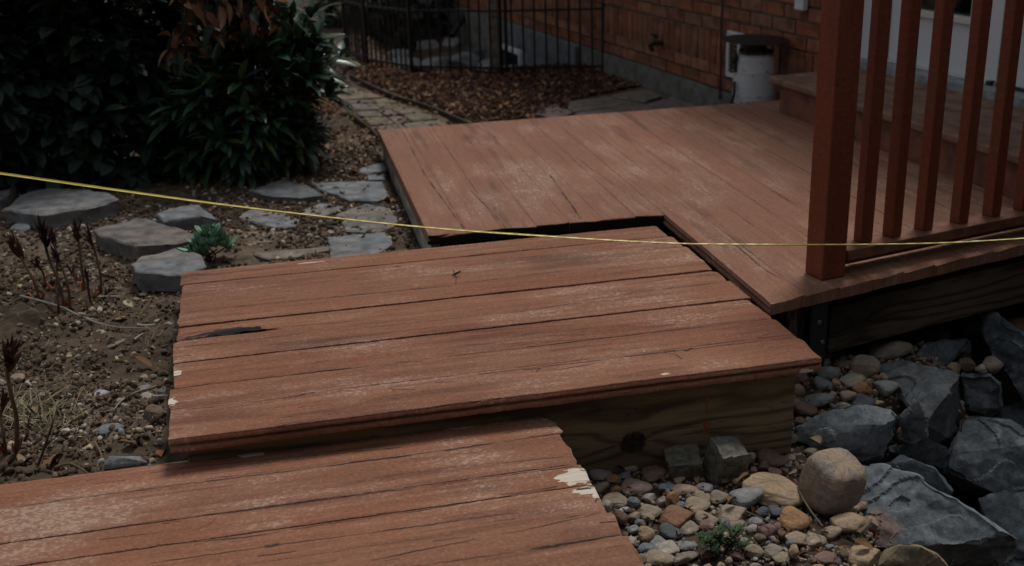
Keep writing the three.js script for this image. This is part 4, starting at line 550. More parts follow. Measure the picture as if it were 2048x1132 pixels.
// smaller stones fill the gaps between them
{
  const r = rng(4242), keys = ['tan', 'taupe', 'grey', 'brown', 'sand', 'brown', 'pale', 'bluegrey', 'reddish', 'pink', 'tan', 'taupe']; let n = 0; const tiny = [], tcol = [];
  const inBed = (x, z) => { const p = project(V(x, ground(x, z), z)); return p[0] < 2060 && p[1] < 1165 && p[1] > 640; };
  for (let t = 0; t < 26000 && n < 165; t++) {
    const x = 0.1 + 1.25 * r(), z = 0.78 + 1.35 * r(); if (!inBed(x, z)) continue; if (z < 1.31 && x < 0.80) continue; if (z > 1.3 && x < 0.16) continue;
    const a = n < 60 ? mix(0.016, 0.024, r()) : mix(0.009, 0.015, r()); let ok = true; for (const q of placed) if (Math.hypot(q[0] - x, q[1] - z) < (q[2] + a) * 0.82) { ok = false; break; } if (!ok) continue;
    const [sx, sy] = project(V(x, ground(x, z), z)); if (sx > 1740 && sy > 800) continue;
    const c = keys[Math.floor(r() * keys.length)], g = (r() < 0.5 ? angGeos : roundGeos)[Math.floor(r() * 5)], v = a * mix(0.55, 0.9, r()), d = a * mix(0.7, 1, r()), y = ground(x, z) + v * 0.6 + 0.012;
    const o = solo('pebble', g, stoneM[c], `small ${word[c]} pebble filling gaps between the cobbles beside the steps`, 'pebble', `small ${word[c]} pebbles between the cobbles`); o.position.set(x, y, z); o.scale.set(a, v, d); o.rotation.set(rr(-.3, .3, r), r() * 6.3, rr(-.3, .3, r)); placed.push([x, z, a]); n++; anon.push([o, sx, sy, `small ${word[c]} pebble`, `small ${word[c]} pebbles between the cobbles`]);
  }
  const gg = stoneGeo(888, 12, 12, 3, 0.03);
  for (let i = 0; i < 15000; i++) { const x = 0.02 + 1.9 * r(), z = 0.7 + 1.5 * r(); if (z < 1.25 && x < 0.78) continue; if (ground(x, z) < -0.5) continue; const a = mix(0.004, 0.014, r() * r() * r()); tiny.push(M4(V(x, ground(x, z) + a * 0.4, z), QE(r() * 6, r() * 6, r() * 6), V(a, a * 0.7, a * 0.9))); const k = stoneCol[keys[Math.floor(r() * keys.length)]]; tcol.push(lin(k[0] * 0.8, k[1] * 0.8, k[2] * 0.8)); }
  tag(stuffOf('gravel', gg, mat(0xffffff, 0.85, { vertexColors: true }), tiny, scene, tcol), 'fine gravel between the cobbles and rocks', 'gravel');
}
// --- garden side: single stones that lie on the soil
const zc = (cx, cy) => [cx / 3.5375, 660 + cy / 3.5375], zd = (cx, cy) => [cx / 4.0425, 420 + cy / 4.0425], ze = (cx, cy) => [350 + cx / 3.652, 250 + cy / 3.652];
const listC = [[780, 700, 188, 118, 'bluegrey', 0, 'smooth oval blue-grey stone on the soil left of the steps'], [1100, 595, 160, 190, 'brown', 1, 'big brown pyramid-shaped stone leaning at the step side'], [1025, 408, 105, 75, 'grey', 0, 'round grey stone above the pale oval stone near the step side'], [1037, 473, 132, 62, 'pale', 0, 'pale cream oval stone near the step side'], [1150, 442, 78, 75, 'bluegrey', 1, 'grey stone touching the chipped step side'], [720, 447, 122, 55, 'white', 1, 'whitish flat stone in the middle of the soil'], [800, 428, 62, 36, 'bluegrey', 0], [1010, 332, 95, 70, 'sand', 1, 'sandy stone beside the dark dead leaf near the step'], [512, 405, 82, 42, 'pale', 1], [643, 304, 60, 34, 'tan', 0], [330, 455, 105, 62, 'pale', 1, 'pale angular stone beside the straw and dead leaves'], [610, 950, 46, 32, 'tan', 0], [285, 248, 80, 55, 'taupe', 0], [790, 120, 70, 60, 'taupe', 0], [850, 95, 90, 80, 'taupe', 1], [700, 20, 110, 40, 'pale', 0, 'pale flat stone below the grey twig'], [870, 640, 65, 40, 'sand', 1], [130, 340, 120, 90, 'tan', 1, 'tan stone behind the nearest red shoot'], [240, 372, 45, 32, 'tan', 0], [420, 210, 60, 40, 'pale', 1], [770, 205, 60, 50, 'taupe', 1], [845, 185, 70, 60, 'taupe', 0], [495, 280, 50, 25, 'bluegrey', 0], [780, 165, 50, 40, 'reddish', 0], [350, 290, 36, 20, 'pale', 0], [215, 355, 40, 28, 'pale', 0], [10, 375, 70, 70, 'pale', 0], [380, 340, 50, 28, 'tan', 0], [600, 845, 110, 42, 'sand', 1], [1040, 145, 60, 40, 'tan', 0], [580, 455, 50, 40, 'taupe', 0], [830, 380, 44, 50, 'pale', 0], [1020, 515, 60, 34, 'white', 1], [915, 300, 50, 40, 'taupe', 1], [560, 230, 50, 40, 'darkgrey', 0], [660, 185, 60, 40, 'bluegrey', 0]];
const listD = [[180, 150, 205, 80, 'bluegrey', 1, 'flat blue-grey stone below the big raised flagstone'], [520, 255, 72, 50, 'sand', 0, 'sandy pebble between the red shoots and the raised flagstone'], [60, 880, 85, 48, 'tan', 0, 'tan pebble at the left edge under the grey twig'], [212, 875, 80, 60, 'taupe', 0, 'round grey-brown pebble under the grey twig'], [265, 815, 95, 60, 'bluegrey', 1, 'blue-grey stone at the root of the red shoots'], [160, 925, 85, 48, 'brown', 0], [815, 993, 115, 42, 'tan', 0, 'flat tan pebble below the end of the grey twig'], [950, 632, 80, 42, 'bluegrey', 0, 'blue-grey pebble left of the crumpled dead leaf'], [760, 580, 90, 34, 'white', 1, 'whitish stone between the red shoots'], [845, 505, 62, 26, 'white', 1], [1380, 920, 110, 70, 'grey', 0, 'flat grey stone against the rotted step corner'], [1420, 985, 50, 90, 'bluegrey', 1], [1280, 895, 80, 40, 'pale', 0], [1155, 680, 70, 50, 'tan', 0], [1100, 720, 60, 44, 'tan', 0], [430, 950, 52, 34, 'bluegrey', 0], [560, 950, 60, 50, 'tan', 0], [730, 440, 70, 40, 'taupe', 0], [1110, 915, 30, 24, 'bluegrey', 0], [25, 95, 40, 30, 'pale', 0], [950, 560, 60, 34, 'bluegrey', 0], [1255, 835, 55, 36, 'tan', 0], [1340, 795, 60, 36, 'tan', 0], [1165, 735, 50, 30, 'pale', 0], [1230, 780, 50, 30, 'taupe', 0], [1420, 805, 60, 36, 'pale', 0], [1260, 740, 50, 36, 'tan', 0], [1000, 1060, 60, 50, 'taupe', 0], [910, 1100, 70, 50, 'taupe', 0]];
const listE = [[1530, 690, 80, 55, 'bluegrey', 0, 'round blue-grey pebble on the flagstone beside the deck'], [1595, 680, 60, 50, 'tan', 0, 'tan pebble beside the blue-grey one by the deck'], [1015, 755, 90, 50, 'bluegrey', 1, 'flat blue-grey pebble in the soil between the flagstones'], [1135, 782, 60, 32, 'pale', 0], [1150, 535, 80, 60, 'reddish', 0, 'reddish brown pebble above the long thin flagstone'], [1385, 572, 44, 26, 'white', 0], [1110, 860, 50, 32, 'darkgrey', 0, 'dark pebble at the edge of the lowest flagstone'], [1100, 912, 80, 30, 'bluegrey', 1], [660, 660, 70, 30, 'tan', 1], [630, 690, 50, 26, 'taupe', 1], [590, 945, 44, 22, 'darkgrey', 0], [1010, 835, 36, 28, 'tan', 0], [395, 700, 40, 26, 'pale', 1], [140, 720, 45, 32, 'bluegrey', 0]];
for (const [L, z, k] of [[listC, zc, 3.5375], [listD, zd, 4.0425], [listE, ze, 3.652]]) for (const [cx, cy, w, h, c, a, l] of L) { const [x, y] = z(cx, cy); cobble(x, y, w / k, h / k, c, !!a, l || `single small ${word[c]} stone on the garden soil left of the deck`, l ? null : `small ${word[c]} stones on the garden soil`, 'stone', 'garden_stone', 0.45); }
rock({ seed: 41, deep: 0.05, col: [0.25, 0.26, 0.26], vein: 0.7, rough: 0.35, name: 'garden_stone', res: 0.01, label: 'shiny grey flat stone poking out behind the edge of the lowest step', pts: [[209, 930, -.115], [218, 914, -.10], [250, 916, -.098], [280, 914, -.098], [295, 925, -.105], [290, 936, -.125], [212, 938, -.125]] });
// stones without a label of their own are told apart by the named stones next to them
{
  anchors.push([1366, 928, 'low broken concrete block'], [1452, 925, 'taller concrete block'], [1669, 962, 'big round boulder'], [1690, 870, 'white-veined grey boulder'], [1440, 1090, 'small leafy green plant'], [1265, 868, 'dark knot in the timber front'], [1800, 1030, 'largest grey slab']);
  const cut = (l) => l.split(/ (?:in|at|of|under|beside|above|below|left|right|near|behind|between|against|touching|on|cut|lying|standing|leaning|wedged|poking|by|wedged|around|from|beneath|among|farthest|above) /)[0]; const seen = new Set();
  const dirOf = (dx, dy) => Math.abs(dx) > 1.3 * Math.abs(dy) ? (dx > 0 ? 'right of' : 'left of') : dy > 0 ? 'below' : 'above';
  for (const [o, x, y, kind, group] of anon) {
    const near = anchors.map(a => [Math.hypot(a[0] - x, a[1] - y), a]).sort((a, b) => a[0] - b[0]).slice(0, 5); let l = null;
    for (const [, a] of near.slice(0, 2)) { const t = `${kind} just ${dirOf(x - a[0], y - a[1])} the ${cut(a[2])}`; if (!seen.has(t) && t.split(' ').length <= 16) { l = t; break; } }
    if (!l) for (const [i, j] of [[0, 1], [0, 2], [1, 2], [0, 3], [1, 3], [2, 3], [0, 4]]) { const t = `${kind} between the ${cut(near[i][1][2])} and the ${cut(near[j][1][2])}`; if (!seen.has(t) && t.split(' ').length <= 16) { l = t; break; } }
    if (l) { seen.add(l); o.userData.label = l; } o.userData.group = group;
  }
}
// loose clods and grit on the soil
{
  const r = rng(515), g = stoneGeo(889, 12, 9, 3, 0.06), clod = [], cc = [], grit = [], gc = [];
  for (let i = 0; i < 75000; i++) {
    const z = -2.2 + 3.9 * r(), x = -1.9 + 2.0 * r(); const d = fbm2(x * 3, z * 3, 3, 77); if (d < -0.25 + 0.4 * r() - 0.2) continue; if (x > -0.87 && z > 0.1) continue; if (x > 0) continue;
    const a = mix(0.0022, 0.014, Math.pow(r(), 3.6)); const y = gy(x, z) + a * 0.35; const m = M4(V(x, y, z), QE(r() * 6, r() * 6, r() * 6), V(a, a * mix(0.5, 0.9, r()), a * mix(0.7, 1, r())));
    if (r() < 0.9 - 0.16 * ss(0, 0.3, fbm2(x * 5, z * 5, 2, 79))) { clod.push(m); const k = mix(0.7, 1.2, r()); cc.push(lin(0.098 * k, 0.068 * k, 0.046 * k)); } else { grit.push(m); const ks = ['tan', 'tan', 'taupe', 'taupe', 'pale', 'grey', 'sand', 'brown'], k = stoneCol[ks[Math.floor(r() * 8)]]; gc.push(lin(...k)); }
  }
  tag(stuffOf('soil_clods', g, mat(0xffffff, 0.95, { vertexColors: true }), clod, scene, cc), 'crumbly clods of brown garden soil', 'soil');
  tag(stuffOf('grit', g, mat(0xffffff, 0.85, { vertexColors: true }), grit, scene, gc), 'small grit and pebbles scattered over the garden soil', 'gravel');
}
// ================================================================== FLAGSTONES
const flagM = mat(0xffffff, 0.8, { vertexColors: true, map: GRAIN.map, bumpMap: GRAIN.bump, bumpScale: 0.004 });
function slabGeo(P, thick, seed, under = 0.97, col = [0.26, 0.268, 0.268], dust = 0.5, res = 0.022) {
  const c = P.reduce((s, p) => s.add(p), V(0, 0, 0)).divideScalar(P.length), pts = [];
  for (let i = 0; i < P.length; i++) { const a = P[i], b = P[(i + 1) % P.length], n = Math.max(1, Math.round(a.distanceTo(b) / res)); for (let k = 0; k < n; k++) { const p = a.clone().lerp(b, k / n), out = p.clone().sub(c).setY(0).normalize(), e = 0.013 * fbm2(p.x * 14 + seed, p.z * 14, 4, 61) + 0.003 * n2(p.x * 90, p.z * 90, 62); pts.push(p.addScaledVector(out, e).sub(c)); } }
  const pos = [], idx = [], R = [0, 0.25, 0.5, 0.72, 0.88, 0.96, 1], n = pts.length;
  for (const k of R) for (const p of pts) { const x = p.x * k, z = p.z * k; pos.push(x, p.y * k + 0.003 * fbm2((c.x + x) * 14, (c.z + z) * 14, 3, seed) + 0.0012 * Math.round(2 * n2((c.x + x) * 8, (c.z + z) * 8, seed + 5)) - (k === 1 ? 0.004 : 0) - (k > 0.9 ? 0.010 * Math.max(0, n2((c.x + x) * 24, (c.z + z) * 24, seed + 8)) * (thick > 0.035 ? 1 : 0.3) : 0), z); }
  for (const [y, k] of [[0.12, 1.008], [0.3, 1.0], [0.55, 0.995], [0.8, 0.985], [1, under]]) for (let i = 0; i < n; i++) { const p = pts[i], q = n2(i * 0.7, y * 5 + seed, 9) * 0.03 + 0.02 * n2(i * 0.23, y * 2.2 + seed, 19) - (y > 0.2 && y < 0.6 ? 0.012 : 0); pos.push(p.x * (k + q), p.y - thick * y, p.z * (k + q)); }
  const rings = R.length + 5; for (let a = 0; a < rings - 1; a++) for (let i = 0; i < n; i++) { const j = (i + 1) % n, p = a * n + i, q = a * n + j, s = p + n, t = q + n; idx.push(p, q, s, q, t, s); }
  const bc = pos.length / 3; pos.push(0, -thick, 0); for (let i = 0; i < n; i++) idx.push((rings - 1) * n + i, (rings - 1) * n + (i + 1) % n, bc);
  let g = new THREE.BufferGeometry(); g.setAttribute('position', new THREE.Float32BufferAttribute(pos, 3)); g.setIndex(idx); g = toCreasedNormals(g, 0.6);
  paintVerts(g, (x, y, z) => { const X = x + c.x, Z = z + c.z, a = fbm2(X * 5, Z * 5, 4, seed + 3), b = fbm2(X * 26, Z * 26, 3, seed + 4), d = dust * ss(-0.1, 0.35, fbm2(X * 6 + 9, Z * 9, 4, seed + 6)), k = 1 + 0.16 * a + 0.14 * b; return [mix(col[0] * k, 0.30, d), mix(col[1] * k, 0.225, d), mix(col[2] * k, 0.16, d)]; });
  return [boxUV(g, 3), c];
}
function slab(pix, top, thick, seed, label, o = {}) {
  const P = pix.map(([x, y]) => at(x, y, top)); if (o.tilt) for (const p of P) p.y += 0; const [g, c] = slabGeo(P, thick, seed, o.under, o.col, o.dust, o.res); const m = solo(o.name || 'flagstone', g, flagM, label, 'flagstone', o.group); m.position.copy(c); return m;
}
const dg = [0.225, 0.23, 0.235];
slab([[8, 418], [52, 382], [95, 374], [167, 376], [222, 388], [238, 398], [199, 409], [159, 418], [91, 427]], -0.055, 0.075, 1, 'large thick raised flagstone at the left under the bush', { col: dg, dust: 0.18, under: 1.0 });
slab([[185, 459], [212, 450], [238, 447], [274, 435], [326, 445], [417, 473], [346, 485], [274, 491], [207, 473]], -0.06, 0.075, 2, 'thick raised flagstone just above the green rosette plant', { col: [0.19, 0.18, 0.17], dust: 0.4 });
slab([[262, 529], [282, 511], [350, 495], [405, 509], [413, 529], [366, 549], [274, 545]], -0.062, 0.07, 3, 'thick flagstone touching the back left corner of the middle step', { col: dg, dust: 0.35 });
slab([[310, 429], [338, 416], [397, 410], [420, 424], [441, 441], [405, 433], [330, 441]], -0.085, 0.05, 4, 'raised flagstone behind the thick one, half behind the tape', { col: dg, dust: 0.35 });
slab([[-60, 372], [-20, 352], [30, 352], [46, 360], [20, 384], [0, 395], [-50, 398]], -0.05, 0.08, 5, 'raised flagstone cut by the left edge beneath the bush', { col: dg, dust: 0.1 });
slab([[506, 381], [540, 365], [569, 360], [610, 367], [644, 388], [596, 394], [542, 391]], -0.098, 0.04, 6, 'dark grey flagstone partly under the bush', { col: [0.165, 0.172, 0.18], dust: 0.12 });
slab([[624, 366], [690, 363], [766, 362], [777, 392], [755, 401], [700, 399], [646, 381]], -0.115, 0.03, 7, 'long light grey flagstone running from the bush to the deck side', { col: [0.24, 0.25, 0.26], dust: 0.12 });
slab([[706, 341], [735, 331], [768, 324], [772, 340], [735, 347]], -0.115, 0.03, 8, 'small pale grey flagstone farthest back along the deck side', { col: [0.26, 0.27, 0.28], dust: 0.2 });
slab([[735, 350], [769, 346], [771, 360], [736, 361]], -0.122, 0.03, 9, 'small square flagstone squeezed behind the long light grey one', { col: [0.22, 0.235, 0.245], dust: 0.2 });
slab([[597, 421], [640, 406], [690, 412], [670, 423], [646, 433], [607, 431]], -0.125, 0.03, 10, 'small grey flagstone in the middle of the stone path', { dust: 0.45 });
slab([[672, 428], [700, 417], [733, 407], [777, 414], [796, 439], [780, 455], [755, 463], [692, 461]], -0.122, 0.03, 11, 'broad dusty brownish flagstone next to the deck side', { col: [0.215, 0.205, 0.195], dust: 0.55 });
slab([[475, 433], [503, 417], [540, 420], [569, 428], [599, 439], [591, 453], [547, 455], [510, 446]], -0.125, 0.03, 12, 'ragged grey flagstone crossed by the tape left of the path middle', { col: [0.22, 0.23, 0.235], dust: 0.25 });
slab([[654, 475], [700, 468], [769, 464], [785, 488], [745, 515], [680, 522], [660, 513], [662, 490]], -0.118, 0.03, 13, 'grey flagstone against the back edge of the middle step', { col: [0.225, 0.235, 0.24], dust: 0.3 });
slab([[505, 508], [560, 500], [620, 495], [661, 492], [664, 500], [605, 511], [540, 518]], -0.128, 0.025, 14, 'narrow flagstone almost buried in dry soil behind the step', { col: [0.24, 0.2, 0.16], dust: 0.8 });
slab([[470, 475], [500, 462], [560, 462], [580, 472], [540, 484], [490, 488]], -0.134, 0.02, 15, 'flagstone nearly covered by dry soil right of the rosette plant', { col: [0.24, 0.2, 0.16], dust: 0.9 });
// --- brick-like path pavers beyond the deck, and the paved strip by the house
{
  const P = thing('paver_path', 'curving path of weathered brown stone pavers behind the deck', 'path', V(0, 0, 0)); P.userData.kind = 'thing';
  const L = [[757, 266], [722, 234], [690, 207], [676, 196], [640, 176], [600, 160]], Rr = [[905, 250], [850, 226], [800, 205], [742, 186], [690, 168], [650, 152]]; let sd = 900;
  for (let i = 0; i < L.length - 1; i++) {
    const rows = i < 3 ? 2 : 1; for (let q = 0; q < rows; q++) { const t0 = q / rows, t1 = (q + 1) / rows, lp = (A, t) => [mix(A[i][0], A[i + 1][0], t), mix(A[i][1], A[i + 1][1], t)], a = lp(L, t0 + 0.04), b = lp(Rr, t0 + 0.04), c = lp(Rr, t1 - 0.04), d = lp(L, t1 - 0.04); const n = [2, 3, 2, 1, 2, 2][(i + q) % 6], cuts = [0]; for (let k = 1; k < n; k++) cuts.push((k + rr(-0.25, 0.25)) / n); cuts.push(1);
      for (let k = 0; k < n; k++) { const m2 = (u, v, t) => [mix(u[0], v[0], t), mix(u[1], v[1], t)], u0 = cuts[k] + 0.012, u1 = cuts[k + 1] - 0.012, Q = [m2(a, b, u0), m2(a, b, u1), m2(d, c, u1), m2(d, c, u0)].map(([x, y]) => { const p = atG(x, y, 0.02); return p; }); const lift = rr(-0.006, 0.006); Q.forEach(p => p.y += lift); const [g, ce] = slabGeo(Q, 0.05, sd++, 0.99, [rr(.20, .26), rr(.165, .20), rr(.125, .155)], 0.35, 0.06); const o = part('paver', g, flagM, P); o.position.copy(ce); } }
  }
  const S = thing('paving_strip', 'reddish grey paving slabs between the mulch and the house foundation', 'paving', V(0, 0, 0));
  for (const q of [[[1120, 205], [1215, 192], [1285, 206], [1150, 222]], [[1215, 191], [1290, 178], [1325, 190], [1290, 202]], [[1150, 224], [1285, 208], [1345, 222], [1180, 240]], [[1292, 206], [1345, 193], [1400, 214], [1350, 222]], [[1060, 226], [1110, 208], [1145, 223], [1120, 236]]]) { const Q = q.map(([x, y]) => atG(x, y, 0.02)); const [g, ce] = slabGeo(Q, 0.06, sd++, 0.99, [rr(.20, .24), rr(.165, .18), rr(.15, .16)], 0.25, 0.06); const o = part('slab', g, flagM, S); o.position.copy(ce); }
  const em = mat([0.08, 0.055, 0.043], 0.85, { map: GRAIN.map });
  const strip = (list, l) => { const pts = list.map(([x, y]) => { const p = atG(x, y, 0.04); return p; }), c = new THREE.CatmullRomCurve3(pts), sh = new THREE.Shape([[-0.06, -0.008], [0.012, -0.008], [0.012, 0.008], [-0.06, 0.008]].map(([a, b]) => new THREE.Vector2(a, b))); const g = []; const N = 40; const ps = c.getPoints(N); for (let i = 0; i < N; i++) { const a = ps[i], b = ps[i + 1], L2 = a.distanceTo(b), q = new THREE.BoxGeometry(0.014, 0.09, L2 * 1.02); q.lookAt(b.clone().sub(a)); const m = a.clone().add(b).multiplyScalar(.5); q.translate(m.x, m.y - 0.045, m.z); g.push(q); } return solo('edging_strip', mergeGeometries(g), em, l, 'edging'); };
  strip([[700, 148], [735, 166], [790, 190], [850, 208], [905, 230], [950, 250]], 'dark edging strip between the paver path and the mulch bed'); strip([[700, 224], [715, 236], [742, 256], [757, 272]], 'dark edging strip on the left side of the paver path');
}
// ================================================================== FENCE
{
  const fm = mat([0.007, 0.007, 0.007], 0.5), F = thing('metal_fence', 'low black metal fence of thin upright bars around the basement window', 'fence', V(0, 0, 0));
  const K = [[693, 114], [735, 130], [824, 145], [1003, 149], [1207, 145]].map(([x, y]) => { const p = at(x, y, -0.305); return p; });
  const barG = new THREE.CylinderGeometry(0.008, 0.008, 0.92, 8), postG = box(0.024, 1.02, 0.024, 0, 0.5, 0); const H0 = -0.30;
  K.forEach((p, i) => { const q = part('fence_post', postG, fm, F); q.position.set(p.x, H0, p.z); q.rotation.y = 0.3; if (i === 3) { const r = part('fence_post', postG, fm, F); r.position.set(p.x + 0.045, H0, p.z - 0.005); } });
  for (let i = 0; i < K.length - 1; i++) { const a = K[i], b = K[i + 1], n = 9; for (let k = 1; k < n; k++) { const p = a.clone().lerp(b, k / n), q = part('bar', barG, fm, F); q.position.set(p.x, H0 + 0.47, p.z); q.rotation.set(rr(-0.01, 0.01), 0, rr(-0.012, 0.012)); } for (const y of [0.035, 0.47, 0.88]) { const L = a.distanceTo(b), r = part('rail', box(L, 0.016, 0.012), fm, F); r.position.set((a.x + b.x) / 2, H0 + y + 0.01, (a.z + b.z) / 2); r.rotation.y = -Math.atan2(b.z - a.z, b.x - a.x); } }
  // pale stones in the window well behind the fence
  const list = [[800, 112, 60, 30, 'grey', 'grey stone behind the left part of the fence'], [850, 95, 70, 34, 'white', 'pale stone with a dark hollow behind the fence'], [905, 90, 60, 36, 'white', 'round pale stone behind the middle of the fence'], [945, 84, 60, 26, 'pale', 'cream stone farthest back behind the fence'], [810, 128, 80, 26, 'bluegrey', 'flat blue-grey stone close behind the fence'], [870, 130, 80, 30, 'grey', 'broad grey stone close behind the fence'], [930, 126, 70, 40, 'bluegrey', 'blue-grey stone behind the fence left of the pale post'], [975, 135, 50, 30, 'mauve', 'pale stone at the foot of the pale post'], [1085, 136, 70, 24, 'white', 'flat pale stone below the basement window side'], [1150, 130, 50, 16, 'pale', 'cream stone lying against the grey foundation'], [960, 108, 60, 30, 'darkgrey', 'dark stone behind the pale post foot'], [1030, 140, 60, 20, 'mauve', 'greyish stone under the basement window']];
  for (const [x, y, w, h, c, l] of list) { const p = at(x, y, -0.36), k = depthOf(p) / FPX; const s = 1.12; let q = EYE.clone().lerp(p, s); const o = solo('well_stone', angGeos[Math.floor(rand() * 5)], stoneM[c], l, 'stone'); o.position.copy(q); o.scale.set(w * k * s / 2, h * k * s / 2 * 1.1, w * k * s / 2 * 0.8); o.rotation.set(rr(-.2, .2), rr(-1, 1), rr(-.2, .2)); }
  const pp = at(989, 150, -0.36), po = solo('wooden_post', boxUV(box(0.075, 1.0, 0.075, 0, 0.42, 0, 0.004), 3), mat([0.30, 0.265, 0.21], 0.85, { map: GRAIN.map }), 'pale wooden post standing behind the fence at the end of the grey foundation', 'post'); po.position.copy(EYE.clone().lerp(pp, 1.09)); po.position.y = -0.5;
  const a = atZ(945, 5, -8.2), b = atZ(903, 72, -7.9); solo('drain_pipe', tube([a.clone().add(V(0.08, 0.12, -0.05)), a, a.clone().lerp(b, .5), b], 0.035, 20, 10), blackM, 'black pipe slanting down behind the fence', 'pipe');
}
// ================================================================== LEAVES AND PLANTS
// leaf lying along +z from its stalk, folded along the midrib and drooping
function leafGeo(L, W, fold, droop, tip = 1.4, seg = 5) {
  const pos = [], idx = []; for (let i = 0; i <= seg; i++) { const t = i / seg, w = W * 0.5 * Math.pow(Math.sin(Math.PI * Math.pow(t, 0.85)), 1 / tip) + (i === 0 ? 0.0008 : 0), z = L * t, y = -droop * L * t * t; pos.push(-w, y + fold * w, z, 0, y, z, w, y + fold * w, z); }
  for (let i = 0; i < seg; i++) { const a = i * 3; idx.push(a, a + 3, a + 1, a + 1, a + 3, a + 4, a + 1, a + 4, a + 2, a + 2, a + 4, a + 5); }
  const g = new THREE.BufferGeometry(); g.setAttribute('position', new THREE.Float32BufferAttribute(pos, 3)); g.setIndex(idx); g.computeVertexNormals(); return g;
}
const lookQ = (dir, roll) => { const q = new THREE.Quaternion().setFromUnitVectors(V(0, 0, 1), dir.clone().normalize()); const up = V(0, 1, 0).applyQuaternion(q), right = V(1, 0, 0).applyQuaternion(q); const want = V(0, 1, 0); const d = dir.clone().normalize(); const upP = want.addScaledVector(d, -want.dot(d)).normalize(); let ang = Math.atan2(upP.dot(right), upP.dot(up)); const q2 = new THREE.Quaternion().setFromAxisAngle(V(0, 0, 1), -ang + roll); return q.multiply(q2); };
const leafMat = (c, rough = 0.38) => new THREE.MeshPhysicalMaterial({ color: lin(...c), roughness: rough, specularIntensity: rough > 0.6 ? 0.45 : 1, side: THREE.DoubleSide });
const glossy = [[0.032, 0.066, 0.042], [0.024, 0.050, 0.034], [0.045, 0.08, 0.038]].map(c => leafMat(c, 0.30)), freshM = leafMat([0.07, 0.095, 0.025], 0.4), hedgeMs = [[0.019, 0.034, 0.023], [0.014, 0.026, 0.019], [0.025, 0.040, 0.024]].map(c => leafMat(c, 0.62)), deadM = [[0.17, 0.075, 0.035], [0.11, 0.055, 0.03], [0.21, 0.12, 0.07]].map(c => mat(c, 0.8)), stemM = mat([0.06, 0.045, 0.03], 0.85);
function bush({ name, label, cat, base, stems, leaf, mats, keep, group, seed, stemR = 0.006 }) {
  const B = thing(name, label, cat, base), r = rng(seed), all = [], sg = [];
  stems(r, (pts, rad) => sg.push(tube(pts.map(p => p.clone()), rad || stemR, 10, 5, 0.4)), (p, d, s, roll, mi, gi = 0) => all.push({ p, d, s, roll, mi, gi }));
  part('stem', mergeGeometries(sg), stemM, B);
  // leaves that show largest become parts, the rest one mass
  const toEye = (l) => { const w = l.p.clone().add(base), [x, y] = project(w), z = depthOf(w); const inF = x > -30 && x < 2078 && y > -30 && y < 1160; return (inF ? 1 : 0.01) * l.s / (z * z) * (1 + 3 * clamp((2.0 + w.clone().sub(EYE).dot(FWD) * -1 + z) * 0 + l.vis || 0)); };
  all.forEach(l => { const w = l.p.clone().add(base); l.vis = clamp(0.5 + 0.6 * (w.z + 1.6)); l.k = toEye(l); }); all.sort((a, b) => b.k - a.k);
  const shown = all.slice(0, keep), rest = all.slice(keep);
  for (const l of shown) { const o = part('leaf', leaf[l.gi], mats[l.mi], B); o.position.copy(l.p); o.quaternion.copy(lookQ(l.d, l.roll)); o.scale.setScalar(l.s); }
  for (let gi = 0; gi < leaf.length; gi++) for (let m = 0; m < mats.length; m++) { const q = rest.filter(l => l.mi === m && l.gi === gi); if (q.length) stuffOf('foliage', leaf[gi], mats[m], q.map(l => M4(l.p, lookQ(l.d, l.roll), V(l.s, l.s, l.s))), B); }
  return B;
}
// laurel with whorls of pointed glossy leaves
{
  const base = V(-0.66, ground(-0.66, -1.75), -1.75), C = V(0.02, 0.29, 0), R = V(0.35, 0.34, 0.40);
  bush({ name: 'laurel_bush', label: 'dark glossy laurel bush with pointed leaves left of the deck', cat: 'bush', base, seed: 31, keep: 280, leaf: [leafGeo(0.140, 0.040, 0.25, 0.25), leafGeo(0.11, 0.034, 0.3, 0.1)], mats: [...glossy, freshM],
    stems: (r, stem, leaf) => {
      for (let i = 0; i < 340; i++) {
        const a = r() * 6.283, u = r() * 1.8 - 0.8, q = Math.sqrt(Math.max(0, 1 - Math.min(1, u * u))), k = (i < 260 ? mix(0.80, 1.08, r()) : mix(0.3, 0.8, r())) * (1 + 0.38 * n3(q * Math.cos(a) * 2.2 + 3, u * 2.2, q * Math.sin(a) * 2.2)); let tip = V(C.x + R.x * k * q * Math.cos(a), C.y + R.y * k * u, C.z + R.z * k * q * Math.sin(a));
        if (tip.x > 0.08 && tip.y > 0.35) { tip.x += 0.16 * r(); tip.y += 0.2 * r(); } if (i > 318) tip = V(rr(0.18, 0.46, r), rr(0.34, 0.66, r), rr(-0.15, 0.2, r)); if (tip.y < 0.05) tip.y = 0.05 + 0.08 * r();
        const root = V(rr(-0.08, 0.08, r), 0.02, rr(-0.08, 0.08, r)); if (i % 5 === 0) stem([root, root.clone().lerp(tip, 0.5).add(V(0, -0.04, 0)), tip], 0.005);
        const ax = tip.clone().sub(C).normalize().add(V(0, 0.55, 0)).normalize(), n = 6 + Math.floor(r() * 5), ph = r() * 6;
        for (let j = 0; j < n; j++) { const b = ph + j * 2.4, spread = mix(0.45, 1.25, (j + 0.5) / n * 0.8 + 0.2 * r()), t1 = V(ax.z, 0, -ax.x).normalize(), t2 = ax.clone().cross(t1), d = ax.clone().multiplyScalar(Math.cos(spread)).addScaledVector(t1, Math.sin(spread) * Math.cos(b)).addScaledVector(t2, Math.sin(spread) * Math.sin(b)); leaf(tip.clone().addScaledVector(ax, -0.03 * j / n), d, mix(0.75, 1.15, r()), rr(-0.4, 0.4, r), r() < 0.09 ? 3 : Math.floor(r() * 3), r() < 0.2 ? 1 : 0); }
      }
    } });
}
